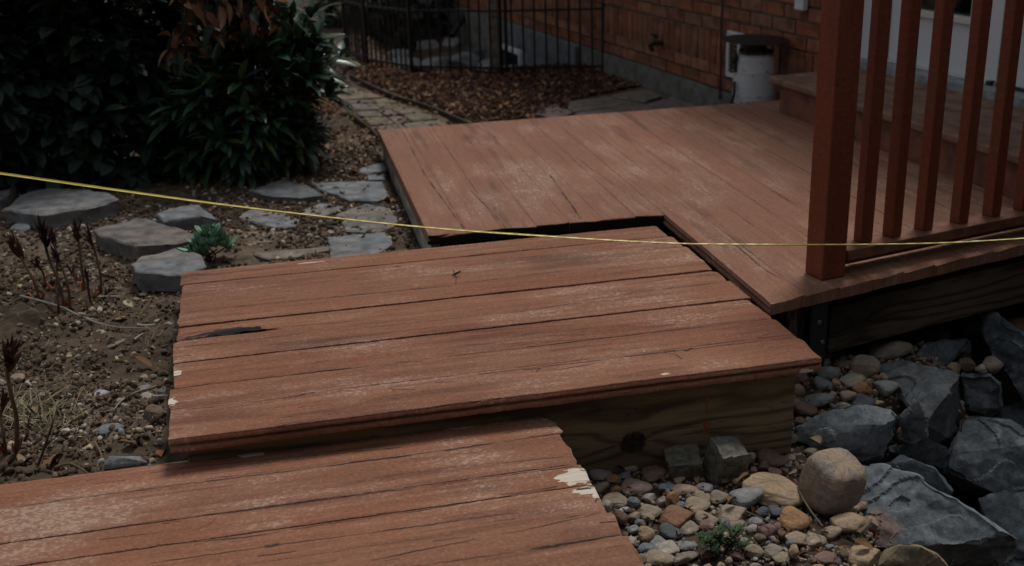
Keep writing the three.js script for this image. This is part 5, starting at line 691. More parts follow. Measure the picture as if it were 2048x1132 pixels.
// hedge: dense dark oval leaves, two shrubs
const hedgeLeaf = [leafGeo(0.10, 0.052, 0.2, 0.25, 1.9), leafGeo(0.08, 0.045, 0.25, 0.35, 1.8)];
function hedge(label, base, R, n, keep, seed) {
  bush({ name: 'dark_shrub', label, cat: 'shrub', base, seed, keep, leaf: hedgeLeaf, mats: hedgeMs,
    stems: (r, stem, leaf) => { for (let i = 0; i < n; i++) { const a = r() * 6.283, u = r() * 1.75 - 0.75, q = Math.sqrt(Math.max(0, 1 - u * u * (u < 0 ? 0.35 : 0.96))), k = i < n * 0.75 ? mix(0.84, 1.04, r()) : mix(0.25, 0.85, r()), lump = 1 + 0.13 * n3(Math.cos(a) * 2 + seed, u * 3, Math.sin(a) * 2); const tip = V(R.x * k * lump * q * Math.cos(a), R.y * 0.42 + R.y * 0.6 * k * u, R.z * k * lump * q * Math.sin(a)); if (tip.y < 0.03) tip.y = 0.03 + r() * 0.1; const rt = V(rr(-.2, .2, r), 0, rr(-.15, .15, r)); if (i % 9 === 0) stem([rt, rt.clone().lerp(tip, 0.55), tip], 0.005);
      const out = tip.clone().sub(V(0, R.y * 0.35, 0)).normalize(), m = 5 + Math.floor(r() * 4); for (let j = 0; j < m; j++) { const d = out.clone().multiplyScalar(0.5).add(V(rr(-1, 1, r), rr(-0.5, 0.6, r), rr(-1, 1, r))).normalize(); leaf(tip.clone().addScaledVector(out, -0.05 * r()).add(V(rr(-.035, .035, r), rr(-.035, .035, r), rr(-.035, .035, r))), d, mix(0.7, 1.25, r()), rr(-0.6, 0.6, r), Math.floor(r() * 3), r() < 0.5 ? 0 : 1); } } } });
}
hedge('tall dark broadleaf shrub filling the upper left corner', V(-1.42, ground(-1.42, -1.95), -1.95), V(0.52, 1.5, 0.50), 1150, 280, 41);
hedge('dark shrub at the left edge behind the raised flagstones', V(-2.0, ground(-2.0, -1.8), -1.8), V(0.62, 1.3, 0.5), 800, 120, 43);
hedge('dark shrub far behind, between the laurel and the fence', V(-1.1, ground(-1.1, -4.4), -4.4), V(0.9, 1.6, 0.7), 420, 0, 47);
hedge('dark evergreen shrub beyond the fence', V(0.75, -0.55, -8.6), V(0.75, 1.5, 0.6), 520, 0, 48);
hedge('dark shrub in the far distance left of the fence', V(-0.55, 0.3, -12.5), V(0.9, 1.4, 0.7), 300, 0, 49);
// brown withered shrub behind the laurel
{
  const base = V(-0.60, ground(-0.60, -2.05), -2.05);
  bush({ name: 'withered_shrub', label: 'shrub with withered orange-brown leaves behind the laurel', cat: 'shrub', base, seed: 61, keep: 150, leaf: [leafGeo(0.11, 0.042, 0.7, 0.5), leafGeo(0.08, 0.04, 0.9, 0.7)], mats: [...deadM, hedgeMs[0]],
    stems: (r, stem, leaf) => { for (let i = 0; i < 85; i++) { const tip = V(rr(-0.34, 0.14, r), rr(0.62, 1.12, r), rr(0.22, 0.66, r)); stem([V(0, 0, 0), V(tip.x * 0.4, tip.y * 0.55, tip.z * 0.4), tip], 0.005); const n = 4 + Math.floor(r() * 4); for (let j = 0; j < n; j++) leaf(tip.clone().add(V(rr(-.03, .03, r), rr(-.05, .02, r), rr(-.03, .03, r))), V(rr(-1, 1, r), rr(-1.3, 0.4, r), rr(-1, 1, r)).normalize(), mix(0.7, 1.15, r()), rr(-1, 1, r), r() < 0.38 ? 3 : Math.floor(r() * 3), r() < 0.5 ? 0 : 1); } } });
  // small dry red-brown plant at the path edge
  const b2 = atG(640, 262); b2.y = ground(b2.x, b2.z);
  bush({ name: 'dry_plant', label: 'small dry red-brown plant at the left edge of the paver path', cat: 'plant', base: b2, seed: 62, keep: 120, leaf: [leafGeo(0.055, 0.013, 0.5, 0.2)], mats: [mat([0.15, 0.062, 0.03], 0.8), mat([0.10, 0.045, 0.028], 0.8)], stemR: 0.003,
    stems: (r, stem, leaf) => { for (let i = 0; i < 26; i++) { const tip = V(rr(-0.11, 0.13, r), rr(0.10, 0.24, r), rr(-0.09, 0.09, r)); stem([V(rr(-.02, .02, r), 0, 0), tip.clone().multiplyScalar(.6).setX(tip.x * .3), tip], 0.0025); for (let j = 0; j < 6; j++) leaf(tip.clone().add(V(0, -0.05 * r(), 0)), V(tip.x * 4 + rr(-.7, .7, r), rr(-0.2, 1, r), rr(-.8, .8, r)).normalize(), mix(0.6, 1.2, r()), 0, r() < .5 ? 0 : 1); } } });
}
// tree behind the laurel: grey trunk in view, crown above the frame
{
  const p = at(541, 140, -0.1), base = V(-0.62, ground(-0.62, -3.9), -3.9), T = thing('tree', 'tree with a slim grey trunk rising behind the withered shrub', 'tree', base), r = rng(71);
  part('trunk', tube([V(0.02, -0.05, 0), V(0, 0.6, 0), V(-0.03, 1.5, 0.03), V(0, 2.4, 0.0)], 0.062, 30, 12, 0.6), mat([0.12, 0.105, 0.095], 0.95, { map: GRAIN.map, bumpMap: GRAIN.bump, bumpScale: 0.01 }), T);
  const g = leafGeo(0.085, 0.045, 0.2, 0.2, 1.8), m = [], lim = []; for (let i = 0; i < 17; i++) { const a = r() * 6.283, t = V(Math.cos(a) * rr(0.4, 1.5, r), rr(2.0, 4.0, r), Math.sin(a) * rr(0.4, 1.2, r)); lim.push(tube([V(0, rr(1.5, 2.3, r), 0), V(t.x * .5, t.y - 0.3, t.z * .5), t], 0.018, 10, 5, 0.3)); for (let j = 0; j < 75; j++) { const q = t.clone().add(V(rr(-1, 1, r), rr(-.7, .7, r), rr(-1, 1, r)).multiplyScalar(0.36)); m.push(M4(q, QE(r() * 6, r() * 6, r() * 6), V(1, 1, 1))); } }
  part('limb', mergeGeometries(lim), stemM, T); stuffOf('crown', g, hedgeMs[2], m, T);
}
// red peony shoots: reddish stems with a tight fan of unfolding leaves
const shootM = [[0.055, 0.019, 0.016], [0.07, 0.026, 0.018], [0.04, 0.015, 0.014]].map(c => mat(c, 0.55)), shootStem = mat([0.10, 0.058, 0.028], 0.6), sheathM = mat([0.26, 0.075, 0.03], 0.6);
function shoots(label, list, seed, sc = 1) {
  const r = rng(seed), p0 = onSoil(...list[0].b), T = thing('peony_plant', label, 'plant', p0);
  const lg = [leafGeo(0.062, 0.010, 0.4, -0.15), leafGeo(0.05, 0.0115, 0.5, -0.4), leafGeo(0.07, 0.0095, 0.3, 0.1)];
  for (const s of list) {
    const b = onSoil(...s.b); b.y -= 0.004; const z = b.z; const pts = [b, ...s.m.map(([x, y], i) => atZ(x, y, z + 0.01 * (i + 1) * rr(-1, 1, r)))].map(p => p.sub(p0)), top = pts[pts.length - 1]; const ax = top.clone().sub(pts[pts.length - 2]).normalize();
    part('stem', tube(pts, (s.r || 0.0042) * 1.2, 22, 8, 0.75), s.dark ? shootM[0] : shootStem, T);
    if (s.head !== 0) { const g = []; const n = s.n || 15, H = s.head || 1; for (let i = 0; i < n; i++) { const a = i * 2.4, sp = mix(0.04, 0.36, r()) * (s.open || 1), t1 = V(ax.y, -ax.x, 0).normalize(), t2 = ax.clone().cross(t1), d = ax.clone().multiplyScalar(Math.cos(sp)).addScaledVector(t1, Math.sin(sp) * Math.cos(a)).addScaledVector(t2, Math.sin(sp) * Math.sin(a)); const q = lg[Math.floor(r() * 3)].clone(); q.applyMatrix4(M4(top.clone().addScaledVector(ax, -0.055 * H * r()), lookQ(d, r() * 6), V(H, H, H * mix(0.7, 1.15, r())))); g.push(q); } g.push(new THREE.SphereGeometry(0.008 * H, 8, 6).scale(1, 1.7, 1).translate(top.x, top.y, top.z)); g.forEach(q => q.deleteAttribute('uv')); part('leaf_bud', mergeGeometries(g), shootM[Math.floor(r() * 3)], T); }
    const mid = pts[Math.floor(pts.length / 2)]; for (let k = 0; k < 3; k++) { const q = lg[2].clone(); q.applyMatrix4(M4(mid.clone().lerp(top, 0.25 + 0.25 * k), lookQ(ax.clone().add(V(rr(-.4, .4, r), 0, rr(-.3, .3, r))).normalize(), r() * 6), V(1, 1, .8))); part('leaf', q, shootM[k], T); }
    for (let k = 0; k < 2; k++) { const q = leafGeo(0.045, 0.013, 0.8, -0.1); q.applyMatrix4(M4(pts[0].clone().add(V(rr(-.006, .006, r), 0.0, rr(-.004, .006, r))), lookQ(V(rr(-.5, .5, r), 1, rr(-.2, .5, r)).normalize(), r() * 6), V(1, 1, 1))); part('sheath', q, sheathM, T); }
  }
  return T;
}
const D = (x, y) => zd(x, y), C2 = (x, y) => zc(x, y);
shoots('clump of dark red peony shoots on the soil below the raised flagstones', [
  { b: D(330, 765), m: [D(270, 570), D(195, 430), D(120, 310)], head: 1.15, n: 18 }, { b: D(520, 785), m: [D(470, 570), D(395, 390), D(345, 190)], head: 1.3, n: 22, r: 0.005 }, { b: D(450, 665), m: [D(460, 480), D(450, 330), D(420, 215)], head: 0.95 }, { b: D(372, 640), m: [D(350, 520), D(305, 435)], head: 0.7, n: 9, dark: 1, r: 0.0033 }, { b: D(570, 815), m: [D(545, 600), D(500, 470), D(462, 400)], head: 0.9 }, { b: D(690, 672), m: [D(660, 470), D(640, 300), D(622, 190)], head: 0.95 }, { b: D(815, 692), m: [D(810, 520), D(768, 340), D(722, 190)], head: 0.85, n: 11 }, { b: D(742, 830), m: [D(715, 650), D(700, 520)], head: 0.5, n: 8, dark: 1, open: 0.4 }, { b: D(475, 855), m: [D(470, 780), D(468, 710)], head: 0.0, dark: 1 }, { b: D(640, 600), m: [D(600, 560), D(590, 530)], head: 0.4, n: 5, dark: 1, r: 0.002 }, { b: D(780, 735), m: [D(830, 700), D(880, 650)], head: 0.0, r: 0.004 }], 81);
shoots('nearest dark red peony shoots at the left edge of the picture', [
  { b: C2(125, 905), m: [C2(115, 620), C2(75, 440), C2(50, 290), C2(70, 160)], head: 1.25, n: 24, r: 0.0052 }, { b: C2(50, 915), m: [C2(20, 720), C2(5, 600), C2(20, 520)], head: 0.6, n: 9 }, { b: C2(150, 830), m: [C2(190, 740), C2(195, 690)], head: 0.0, dark: 1 }], 82);
solo('garden_spike', tube([onSoil(...C2(255, 1010)), atZ(...C2(290, 900), onSoil(...C2(255, 1010)).z), atZ(...C2(378, 640), onSoil(...C2(255, 1010)).z)], 0.004, 16, 7, 0.5), shootM[2], 'single dark slanting shoot near the edge of the lowest step', 'plant shoot');
// green rosette plant
{
  const p = onSoil(425, 528), T = thing('rosette_plant', 'bright blue-green rosette plant beside the back edge of the middle step', 'plant', p), r = rng(91), g = [leafGeo(0.046, 0.022, 0.45, -0.25, 2.2), leafGeo(0.036, 0.019, 0.5, -0.35, 2.2)], ms = [[0.14, 0.27, 0.17], [0.10, 0.22, 0.10], [0.19, 0.32, 0.22]].map(c => mat(c, 0.5)); const k = depthOf(p) / FPX;
  for (let i = 0; i < 32; i++) { const a = r() * 6.283, q = Math.sqrt(r()), c = V(Math.cos(a) * q * 40 * k, (1 - q * q) * 0.075 + 0.022 + 0.015 * r(), Math.sin(a) * q * 0.06), ax = V(c.x * 6, 1, c.z * 6).normalize(); const n = 9; for (let j = 0; j < n; j++) { const b = j * 2.4 + i, sp = mix(0.25, 1.15, j / n), t1 = V(ax.y, -ax.x, 0).normalize(), t2 = ax.clone().cross(t1), d = ax.clone().multiplyScalar(Math.cos(sp)).addScaledVector(t1, Math.sin(sp) * Math.cos(b)).addScaledVector(t2, Math.sin(sp) * Math.sin(b)); const o = part('leaf', g[j % 2], ms[Math.floor(r() * 3)], T); o.position.copy(c); o.quaternion.copy(lookQ(d, 0)); o.scale.setScalar(mix(0.8, 1.2, r()) * (0.75 + 0.4 * j / n)); } }
  part('stem', mergeGeometries([0, 1, 2, 3, 4, 5, 6].map(i => tube([V(0, -0.01, 0), V(rr(-.03, .03, r), 0.02, rr(-.03, .03, r)), V(rr(-.05, .05, r), 0.045, rr(-.04, .04, r))], 0.003, 8, 5))), mat([0.07, 0.05, 0.03], 0.8), T);
}
// small green plant among the cobbles
{
  const p = atG(1440, 1110, 0.0), T = thing('green_plant', 'small leafy green plant with red stems among the cobbles at the bottom', 'plant', p), r = rng(93), g = leafGeo(0.022, 0.0075, 0.3, 0.15), ms = [[0.055, 0.10, 0.03], [0.04, 0.075, 0.028]].map(c => mat(c, 0.55)), red = mat([0.09, 0.022, 0.02], 0.6); const sg = [];
  for (let i = 0; i < 13; i++) { const tip = V(rr(-0.065, 0.065, r), rr(0.03, 0.075, r), rr(-0.03, 0.035, r)); sg.push(tube([V(tip.x * .3, 0, tip.z * .3), V(tip.x * .6, tip.y * .6, tip.z * .6), tip], 0.0014, 8, 5)); for (let j = 0; j < 14; j++) { const t = 0.45 + 0.55 * j / 13, a = j * 2.4; const o = part('leaf', g, ms[j % 2], T); o.position.set(tip.x * mix(.5, 1, t), tip.y * t, tip.z * mix(.5, 1, t)); o.quaternion.copy(lookQ(V(Math.cos(a), 0.55 + 0.6 * t, Math.sin(a)).normalize(), 0)); o.scale.setScalar(mix(0.7, 1.15, r())); } }
  for (const [x, y] of [[-0.045, 0.04], [-0.06, 0.03], [0.035, 0.03], [0.045, 0.025], [0.01, 0.03]]) sg.push(tube([V(x, -0.01, 0.03), V(x + .004, y * .6, 0.035), V(x + 0.006, y, 0.035)], 0.003, 8, 6)); part('stem', mergeGeometries(sg), red, T);
}
// grass tufts
{
  const gm = [mat([0.045, 0.085, 0.025], 0.7), mat([0.25, 0.22, 0.13], 0.8)], blade = leafGeo(1, 0.045, 0.3, 0.25, 1.2, 4);
  const tuft = (x, y, n, L, label, m, wd) => { const p = onSoil(x, y), r = rng(x * 7 + y), T = thing('grass_tuft', label, 'grass', p); const q = []; for (let i = 0; i < n; i++) { const d = V(rr(-.8, .8, r), rr(.25, 1, r), rr(-.8, .8, r)).normalize(), b = blade.clone(), l = L * mix(.5, 1.2, r()); b.applyMatrix4(M4(V(rr(-wd, wd, r), 0, rr(-wd, wd, r)), lookQ(d, 0), V(l, l, l))); q.push(b); } part('grass_blades', mergeGeometries(q), gm[m], T).userData.kind = 'stuff'; };
  tuft(...C2(190, 230), 60, 0.04, 'dark green grass tuft behind the nearest red shoot', 0, 0.05); tuft(...D(110, 610), 40, 0.03, 'green grass tuft at the left edge below the raised flagstone', 0, 0.045); tuft(...D(440, 1020), 34, 0.032, 'green grass tuft below the twig on the soil', 0, 0.035); tuft(...D(340, 560), 34, 0.05, 'pale dry grass tuft among the red shoots', 1, 0.02); tuft(...D(1335, 870), 14, 0.022, 'tiny green sprig on the soil near the rotted step corner', 0, 0.01); tuft(...ze(1380, 770), 16, 0.025, 'tiny green sprig on the dusty flagstone', 0, 0.02); tuft(...ze(1545, 490), 12, 0.045, 'green blades growing beside the deck side board', 0, 0.008); tuft(...ze(990, 690), 20, 0.02, 'olive green sprig under the tape between the flagstones', 0, 0.02);
  tuft(...C2(330, 690), 46, 0.10, 'heap of pale dry straw on the soil beside the nearest shoots', 1, 0.05); tuft(...C2(120, 620), 34, 0.10, 'pale straw around the foot of the nearest red shoots', 1, 0.05); tuft(...zb(690, 1100), 20, 0.02, 'yellow-green grass tuft on the sandy stone at the bottom edge', 0, 0.01);
}
// twigs
{
  const tm = mat([0.33, 0.30, 0.26], 0.85), tb = mat([0.17, 0.125, 0.085], 0.9); const twig = (list, rad, label, m = tm, up = 0.012) => solo('twig', tube(list.map(([x, y]) => onSoil(x, y, up)), rad, 36, 6, 0.6), m, label, 'twig');
  twig([D(170, 730), D(330, 770), D(520, 815), D(640, 850), D(800, 910)], 0.0042, 'long pale grey twig lying below the red shoots'); twig([D(700, 890), D(830, 955), D(960, 970), D(1195, 975)], 0.0034, 'second pale twig continuing toward the step'); twig([D(800, 725), D(900, 715), D(975, 705)], 0.0034, 'short pale stick right of the red shoots'); twig([D(50, 815), D(170, 730), D(260, 665)], 0.0018, 'thin dry stalk at the left edge', tb, 0.01); twig([C2(1095, 410), C2(960, 465), C2(850, 520), C2(800, 575), C2(700, 580)], 0.0026, 'grey curved twig between the oval stones and the straw'); twig([C2(390, 960), C2(500, 965), C2(620, 990)], 0.0045, 'brown stick beside the back edge of the lowest step', tb); twig([C2(670, 800), C2(705, 860), C2(728, 920)], 0.0035, 'short brown curved stick below the blue-grey oval stone', tb); twig([C2(1085, 495), C2(1130, 490), C2(1190, 487)], 0.003, 'pale splinter touching the step side'); twig([D(1110, 940), D(1180, 935), D(1250, 925)], 0.004, 'flat pale chip of wood on the soil', tm, 0.006); twig([C2(950, 85), C2(985, 55), C2(1010, 35)], 0.0045, 'small pale wood splinter on the soil');
  const onBed = (x, y, up) => { const p = atG(x, y, up); return p; }; const bt = (list, rad, label) => solo('twig', tube(list.map(([x, y]) => onBed(x, y, 0.05)), rad, 30, 6, 0.6), tb, label, 'twig'); bt([zb(365, 740), zb(400, 810), zb(440, 870), zb(490, 935)], 0.0028, 'thin brown twig curving below the round boulder'); bt([za(1105, 858), za(1200, 900), za(1295, 955)], 0.0022, 'thin stalk lying across the cobbles left of the orange stone'); bt([zb(665, 970), zb(705, 935), zb(733, 900)], 0.005, 'short stick leaning on the largest slab'); bt([zb(315, 400), zb(400, 420), zb(470, 440), zb(520, 450)], 0.0035, 'dark twig lying on the veined boulder beside the step corner');
}
// single dead leaves
{
  const curl = [0.9, 0.5, 1.3].map((f, i) => leafGeo(0.06, 0.036, f, [0.4, -0.2, 0.7][i], 1.8)), lm = { tan: mat([0.27, 0.19, 0.12], 0.85), brown: mat([0.16, 0.085, 0.045], 0.85), orange: mat([0.27, 0.11, 0.04], 0.8), pale: mat([0.36, 0.35, 0.22], 0.7), red: mat([0.42, 0.06, 0.03], 0.7), green: mat([0.22, 0.26, 0.13], 0.6) };
  const one = (x, y, s, c, label, up = 0.006, onbed = 0) => { const p = onbed ? atG(x, y, up) : onSoil(x, y, up); const o = solo('dead_leaf', curl[Math.floor(rand() * 3)], lm[c], label, 'leaf'); o.position.copy(p); o.rotation.set(rr(-.5, .3), rand() * 6.3, rr(-.5, .5), 'YXZ'); o.scale.setScalar(s * (onbed ? 0.55 : 0.75)); };
  const g = (x, y, c, l) => one(x, y, 1, c, l);
  { const o = solo('fallen_leaf', leafGeo(0.058, 0.024, 0.25, 0.15, 1.5), lm.pale, 'pale green oval leaf lying on the soil left of the step', 'leaf'); const p = onSoil(...D(1000, 730), 0.01), q = onSoil(...D(1110, 785), 0.01); o.position.copy(p); o.quaternion.copy(lookQ(q.clone().sub(p), 0.3)); }
  one(...D(1300, 640), 1.6, 'tan', 'big crumpled tan leaf in front of the corner flagstone'); one(...D(1080, 570), 1.2, 'orange', 'orange-brown curled leaf at the foot of the corner flagstone'); one(...D(880, 560), 1.0, 'tan', 'tan curled leaf right of the red shoots'); one(...D(920, 890), 1.3, 'tan', 'withered tan clump on the soil below the pale green leaf'); one(...C2(1080, 280), 1.4, 'brown', 'dark shrivelled leaf beside the chipped step side'); one(...C2(990, 760), 1.3, 'tan', 'curled tan leaf below the pyramid-shaped stone'); one(...C2(960, 830), 1.0, 'brown', 'brown leaf near the front left corner of the middle step'); one(...C2(210, 565), 1.0, 'tan', 'tan dead leaf in the straw'); one(...C2(255, 680), 1.3, 'orange', 'orange-tan dead leaf below the straw'); one(...C2(340, 965), 1.4, 'brown', 'brown dead leaf at the edge of the lowest step'); one(...C2(140, 970), 1.2, 'tan', 'pale curled leaf in the bottom left litter'); one(...C2(1140, 890), 1.0, 'orange', 'orange leaf scrap in the gap behind the lowest step'); one(...D(260, 720), 0.9, 'orange', 'orange leaf scrap at the root of the peony clump'); one(...ze(270, 800), 0.8, 'green', 'olive leaf lying on the soil behind the rosette plant', 0.01);
  one(...ze(940, 570), 1.3, 'orange', 'orange-brown leaf above the small middle flagstone'); one(...ze(1210, 500), 1.4, 'brown', 'brown curled leaf at the long light grey flagstone'); one(...ze(1580, 580), 1.2, 'orange', 'rusty leaf beside the deck side board'); one(...ze(1350, 380), 1.4, 'brown', 'brown leaf heap beside the small square flagstone');
  one(...za(880, 660), 0.9, 'brown', 'brown leaf between the two concrete blocks', 0.03, 1); one(...za(1020, 810), 1.0, 'brown', 'brown curled leaf left of the mottled grey stone', 0.05, 1); one(...za(1330, 665), 1.2, 'tan', 'tan curled leaf above the largest orange-tan stone', 0.05, 1); one(...za(1130, 690), 1.1, 'brown', 'brown leaf right of the taller concrete block', 0.04, 1); one(...zb(480, 520), 1.3, 'tan', 'tan leaf standing behind the round boulder', 0.09, 1); one(...zb(475, 360), 0.9, 'orange', 'orange leaf beside the round brown stone', 0.05, 1); one(...zb(730, 1030), 1.3, 'brown', 'crumpled brown leaf at the foot of the largest slab', 0.05, 1); one(...zb(690, 1010), 1.1, 'brown', 'curled brown leaf next to the crumpled one by the slab', 0.06, 1); one(...zb(1205, 330), 0.9, 'orange', 'orange leaf in the gap above the marbled boulder', -0.02, 1);
  one(640, 98, 1.6, 'red', 'bright red scrap lying on the soil left of the fence', 0.02, 1); one(622, 97, 1.3, 'red', 'smaller bright red scrap beside the laurel leaves', 0.02, 1);
  const kn = solo('leaf_scrap', leafGeo(0.035, 0.010, 1.2, -0.5), mat([0.03, 0.02, 0.015], 0.9), 'dark curled scrap in the crack near the back of the middle step', 'leaf'); kn.position.copy(at(903, 552, -0.007)); kn.rotation.y = 1.5;
  const nz = solo('dead_leaf', leafGeo(0.028, 0.007, 0.6, 0.3), lm.tan, 'thin tan leaf curl lying on the middle step', 'leaf'); nz.position.copy(at(788, 528, -0.004)); nz.rotation.y = 1.1;
}
// leaf litter and mulch
{
  const r = rng(1201), g = [leafGeo(0.045, 0.024, 0.8, 0.4, 1.8, 4), leafGeo(0.03, 0.014, 0.5, 0.3, 1.6, 4)], chip = new THREE.BoxGeometry(0.04, 0.006, 0.012);
  const litter = []; const lc = [];
  const spread = (x, z, n, s, up) => { };
  for (let i = 0; i < 9000; i++) { const x = -1.0 + 1.9 * r(), z = -7.5 + 6.4 * r(); const [px, py] = project(V(x, ground(x, z), z)); if (px < 540 || px > 960 || py < 60 || py > 420) continue; if (x > -0.02 && z > -1.85) continue; const [a, b] = [fbm2(x * 3, z * 3, 3, 88), r()]; if (z > -1.9 && b > 0.30 + 0.5 * a) continue; if (b > 0.65 + 0.5 * a) continue; litter.push(M4(V(x, gy(x, z) + 0.012, z), QE(rr(-.7, .7, r), r() * 6.3, rr(-.7, .7, r)), V(1, 1, 1).multiplyScalar(mix(.5, 1.1, r())))); const k = mix(0.55, 1.25, r()); lc.push(r() < 0.5 ? lin(0.17 * k, 0.095 * k, 0.055 * k) : lin(0.26 * k, 0.18 * k, 0.115 * k)); }
  for (let i = 0; i < 1500; i++) { const c = [[-1.2, 0.75], [-1.3, 1.0], [-0.95, 0.95], [-1.0, 0.3], [-1.1, -0.1], [-0.95, -0.15]][i % 6], x = c[0] + rr(-.22, .22, r), z = c[1] + rr(-.2, .2, r); if (x > -0.86) continue; litter.push(M4(V(x, gy(x, z) + 0.004, z), QE(rr(-.6, .6, r), r() * 6.3, rr(-.6, .6, r)), V(1, 1, 1).multiplyScalar(mix(.2, .5, r())))); const k = mix(0.5, 1.2, r()); lc.push(r() < 0.6 ? lin(0.15 * k, 0.09 * k, 0.055 * k) : lin(0.27 * k, 0.21 * k, 0.14 * k)); }
  for (let i = 0; i < 420; i++) { const x = 0.25 + 1.1 * r(), z = 0.9 + 1.1 * r(); if (x < 0.8 && z < 1.33) continue; litter.push(M4(V(x, hAt(x, z) * 0.35 + ground(x, z) * 0.65 + 0.012, z), QE(rr(-.8, .8, r), r() * 6.3, rr(-.8, .8, r)), V(1, 1, 1).multiplyScalar(mix(.3, .7, r())))); const k = mix(0.5, 1.1, r()); lc.push(lin(0.17 * k, 0.095 * k, 0.05 * k)); }
  const straw = [], sc = [], sg = new THREE.CylinderGeometry(0.0011, 0.0007, 1, 5).rotateZ(Math.PI / 2);
  for (let i = 0; i < 420; i++) { const near = i < 200, x = near ? -1.27 + 0.22 * (r() + r() - 1) : -1.75 + 0.88 * r(), z = near ? 0.86 + 0.24 * (r() + r() - 1) : -0.4 + 1.7 * r(); if (x > -0.88) continue; straw.push(M4(V(x, gy(x, z) + 0.008 + 0.01 * r(), z), QE(rr(-.2, .2, r), r() * 6.3, rr(-.25, .25, r)), V(mix(0.02, near ? 0.12 : 0.06, r()), 1, 1))); const k = mix(0.6, 1.2, r()); sc.push(lin(0.27 * k, 0.21 * k, 0.14 * k)); }
  tag(stuffOf('straw', sg, mat(0xffffff, 0.85), straw, scene, sc), 'thin dry straw and stalk bits scattered on the soil', 'straw');
  tag(stuffOf('leaf_litter', g[0], mat(0xffffff, 0.85), litter, scene, lc), 'dry brown leaf litter on the soil', 'leaf litter');
  const m = [], mc = []; let mn = V(9, 0, 9), mxv = V(-9, 0, -9); for (const p of mulchPoly) { mn.min(p); mxv.max(p); }
  for (let i = 0; i < 16000; i++) { const x = mix(mn.x, mxv.x, r()), z = mix(mn.z, mxv.z, r()); if (!inMulch(x, z)) continue; m.push(M4(V(x, gy(x, z) + 0.008 + 0.012 * r(), z), QE(rr(-.7, .7, r), r() * 6.3, rr(-.7, .7, r)), V(mix(.5, 1.2, r()), mix(.7, 2, r()), mix(.6, 2.2, r())))); const k = mix(0.5, 1.5, r()); mc.push(r() < 0.78 ? lin(0.060 * k, 0.028 * k, 0.018 * k) : lin(0.21 * k, 0.115 * k, 0.06 * k)); }
  tag(stuffOf('bark_mulch', chip, mat(0xffffff, 0.9), m, scene, mc), 'dark bark mulch bed in front of the fence', 'mulch');
}
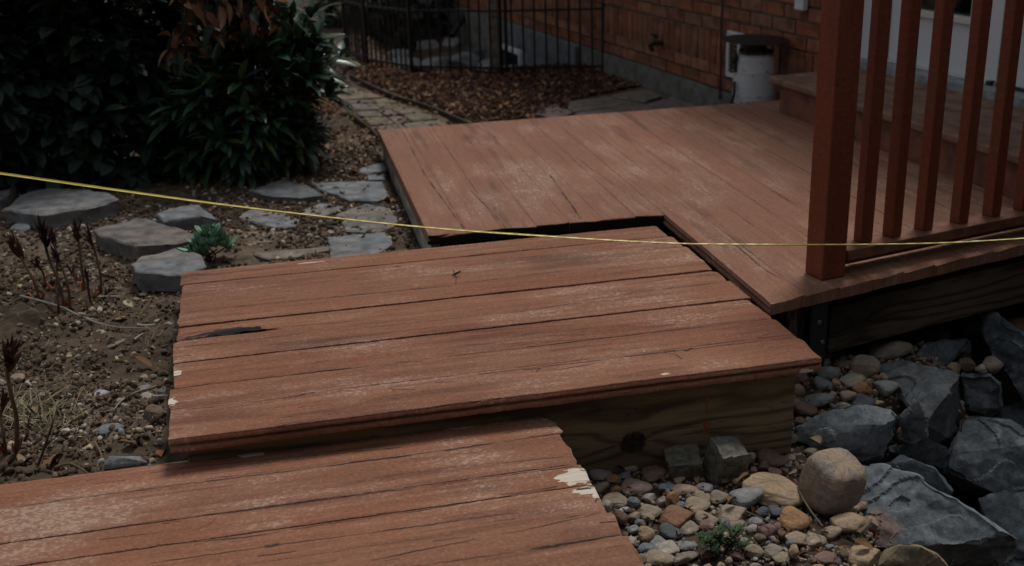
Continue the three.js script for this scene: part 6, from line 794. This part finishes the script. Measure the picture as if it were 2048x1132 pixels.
// ================================================================== CANISTER, TAPE
{
  const z0 = -2.2, top = atZ(1510, 106, z0), P = V(top.x, -0.33, z0), T = thing('metal_canister', 'white rusty metal canister with a flat black lid behind the deck', 'canister', P); const Rr = 0.117, yT = top.y - P.y;
  const lathe = (a) => new THREE.LatheGeometry(a.map(([x, y]) => new THREE.Vector2(x, y)), 40);
  const w = 256, hh = 256, d = new Uint8Array(w * hh * 4); for (let j = 0; j < hh; j++) for (let i = 0; i < w; i++) { const u = i / w, v = j / hh, o = (j * w + i) * 4; let k = 0.55 * (1 + 0.10 * fbm2(u * 12, v * 9, 4, 5)); let c = [k, k * 1.02, k * 1.03]; const rust = ss(0.30, 0.5, fbm2(u * 26, v * 22, 4, 6) + 0.55 * ss(0.93, 1.0, v)); c = [mix(c[0], 0.16, rust), mix(c[1], 0.085, rust), mix(c[2], 0.045, rust)]; d[o] = enc(c[0]); d[o + 1] = enc(c[1]); d[o + 2] = enc(c[2]); d[o + 3] = 255; }
  const bm = mat(0xffffff, 0.55, { map: dataTex(w, hh, d, true, true) });
  part('body', lathe([[0, 0], [Rr, 0], [Rr, yT * 0.55], [Rr + 0.003, yT * 0.56], [Rr + 0.003, yT * 0.575], [Rr, yT * 0.585], [Rr, yT * 0.80], [Rr + 0.003, yT * 0.81], [Rr + 0.003, yT * 0.82], [Rr, yT * 0.83], [Rr, yT - 0.03], [Rr - 0.006, yT - 0.012], [Rr - 0.02, yT], [0, yT + 0.004]]), bm, T);
  part('rusty_rim', new THREE.TorusGeometry(0.085, 0.008, 8, 36).rotateX(Math.PI / 2).translate(0, yT + 0.012, 0), mat([0.10, 0.05, 0.03], 0.9), T);
  const lb = new THREE.CylinderGeometry(Rr + 0.0015, Rr + 0.0015, 0.075, 24, 1, true, -0.75, 1.15).translate(0, yT * 0.62, 0); part('label_scrap', lb, mat([0.5, 0.51, 0.52], 0.6, { map: GRAIN.map }), T).position.y = -0.09;
  part('collar', lathe([[0.062, yT + 0.004], [0.066, yT + 0.045], [0.07, yT + 0.075], [0.001, yT + 0.076]]), blackM, T);
  const lid = part('lid', lathe([[0.001, 0.02], [0.06, 0.018], [0.12, 0.006], [0.172, -0.003], [0.174, 0.0], [0.12, 0.012], [0.05, 0.028], [0.001, 0.03]]), blackM, T); lid.position.y = yT + 0.076; lid.scale.set(1.07, 0.7, 1.07); lid.rotation.set(0.03, 0, -0.02);
  for (const a of [0.35, 2.4, 4.4]) { const l = part('leg', box(0.012, 0.085, 0.005), blackM, T); l.position.set(Math.cos(a) * 0.098, yT + 0.045, Math.sin(a) * 0.098); l.rotation.y = -a; }
  part('valve', mergeGeometries([new THREE.SphereGeometry(0.022, 12, 10).scale(0.8, 1.5, 1).translate(-Rr - 0.01, yT - 0.02, 0.02), new THREE.CylinderGeometry(0.01, 0.012, 0.05, 10).translate(-Rr - 0.006, yT - 0.07, 0.02)]), blackM, T);
  solo('hose', tube([V(-Rr - 0.012, yT * 0.72, 0.03), V(-Rr - 0.02, yT * 0.6, 0.05), V(-Rr - 0.035, yT * 0.45, 0.04), V(-Rr - 0.06, yT * 0.2, 0.03), V(-Rr - 0.07, 0, 0.05)].map(p => p.add(P)), 0.009, 24, 8), blackM, 'black hose hanging down beside the white canister', 'hose');
  const b = atZ(1559, 100, -2.35); solo('metal_rod', tube([b, b.clone().add(V(0, -0.2, 0)), b.clone().add(V(0, -0.6, 0))], 0.006, 10, 6), blackM, 'thin dark rod standing right of the white canister', 'rod');
  // steel tape measure stretched across, slightly hollow and twisted
  const px = [[-120, 331], [0, 347.5], [220, 379], [420, 407], [600, 429], [760, 447], [920, 461.5], [1080, 472.5], [1230, 482], [1370, 488.5], [1500, 490], [1640, 490.5], [1780, 489.5], [1900, 486.5], [2048, 478], [2180, 470]]; const zAt = (x) => mix(0.50, 1.22, (x + 120) / 2300);
  const c = new THREE.CatmullRomCurve3(px.map(([x, y]) => atZ(x, y, zAt(x)))), N = 260, pos = [], idx = [], col = []; const Wd = 0.0092;
  for (let i = 0; i <= N; i++) { const t = i / N, p = c.getPoint(t), tg = c.getTangent(t), sx = project(p)[0]; const tw = mix(0.55, 0.0, ss(100, 700, sx)) + 0.22 * Math.exp(-(((sx - 1000) / 260) ** 2)) - 0.05; let up = V(0, 1, 0); const side = tg.clone().cross(up).normalize(); up = side.clone().cross(tg).normalize(); const ax = side.clone().multiplyScalar(Math.cos(tw)).addScaledVector(up, -Math.sin(tw)), nn = ax.clone().cross(tg).normalize();
    for (let k = 0; k <= 6; k++) { const s = k / 6 * 2 - 1; const q = p.clone().addScaledVector(ax, s * Wd * 0.5).addScaledVector(nn, 0.0028 * (s * s)); pos.push(q.x, q.y, q.z); } for (let k = 6; k >= 0; k--) { const s = k / 6 * 2 - 1; const q = p.clone().addScaledVector(ax, s * Wd * 0.5).addScaledVector(nn, 0.0028 * (s * s) - 0.0009); pos.push(q.x, q.y, q.z); } }
  for (let i = 0; i < N; i++) for (let k = 0; k < 14; k++) { const a = i * 14 + k, b2 = i * 14 + (k + 1) % 14; idx.push(a, b2, a + 14, b2, b2 + 14, a + 14); }
  const g = new THREE.BufferGeometry(); g.setAttribute('position', new THREE.Float32BufferAttribute(pos, 3)); g.setIndex(idx); solo('tape_measure', toCreasedNormals(g, 0.8), new THREE.MeshPhysicalMaterial({ color: lin(0.62, 0.50, 0.09), roughness: 0.42, clearcoat: 0.25, clearcoatRoughness: 0.3, side: THREE.DoubleSide }), 'yellow steel measuring tape stretched across above the steps', 'tape measure');
}

renderer.render(scene, camera);
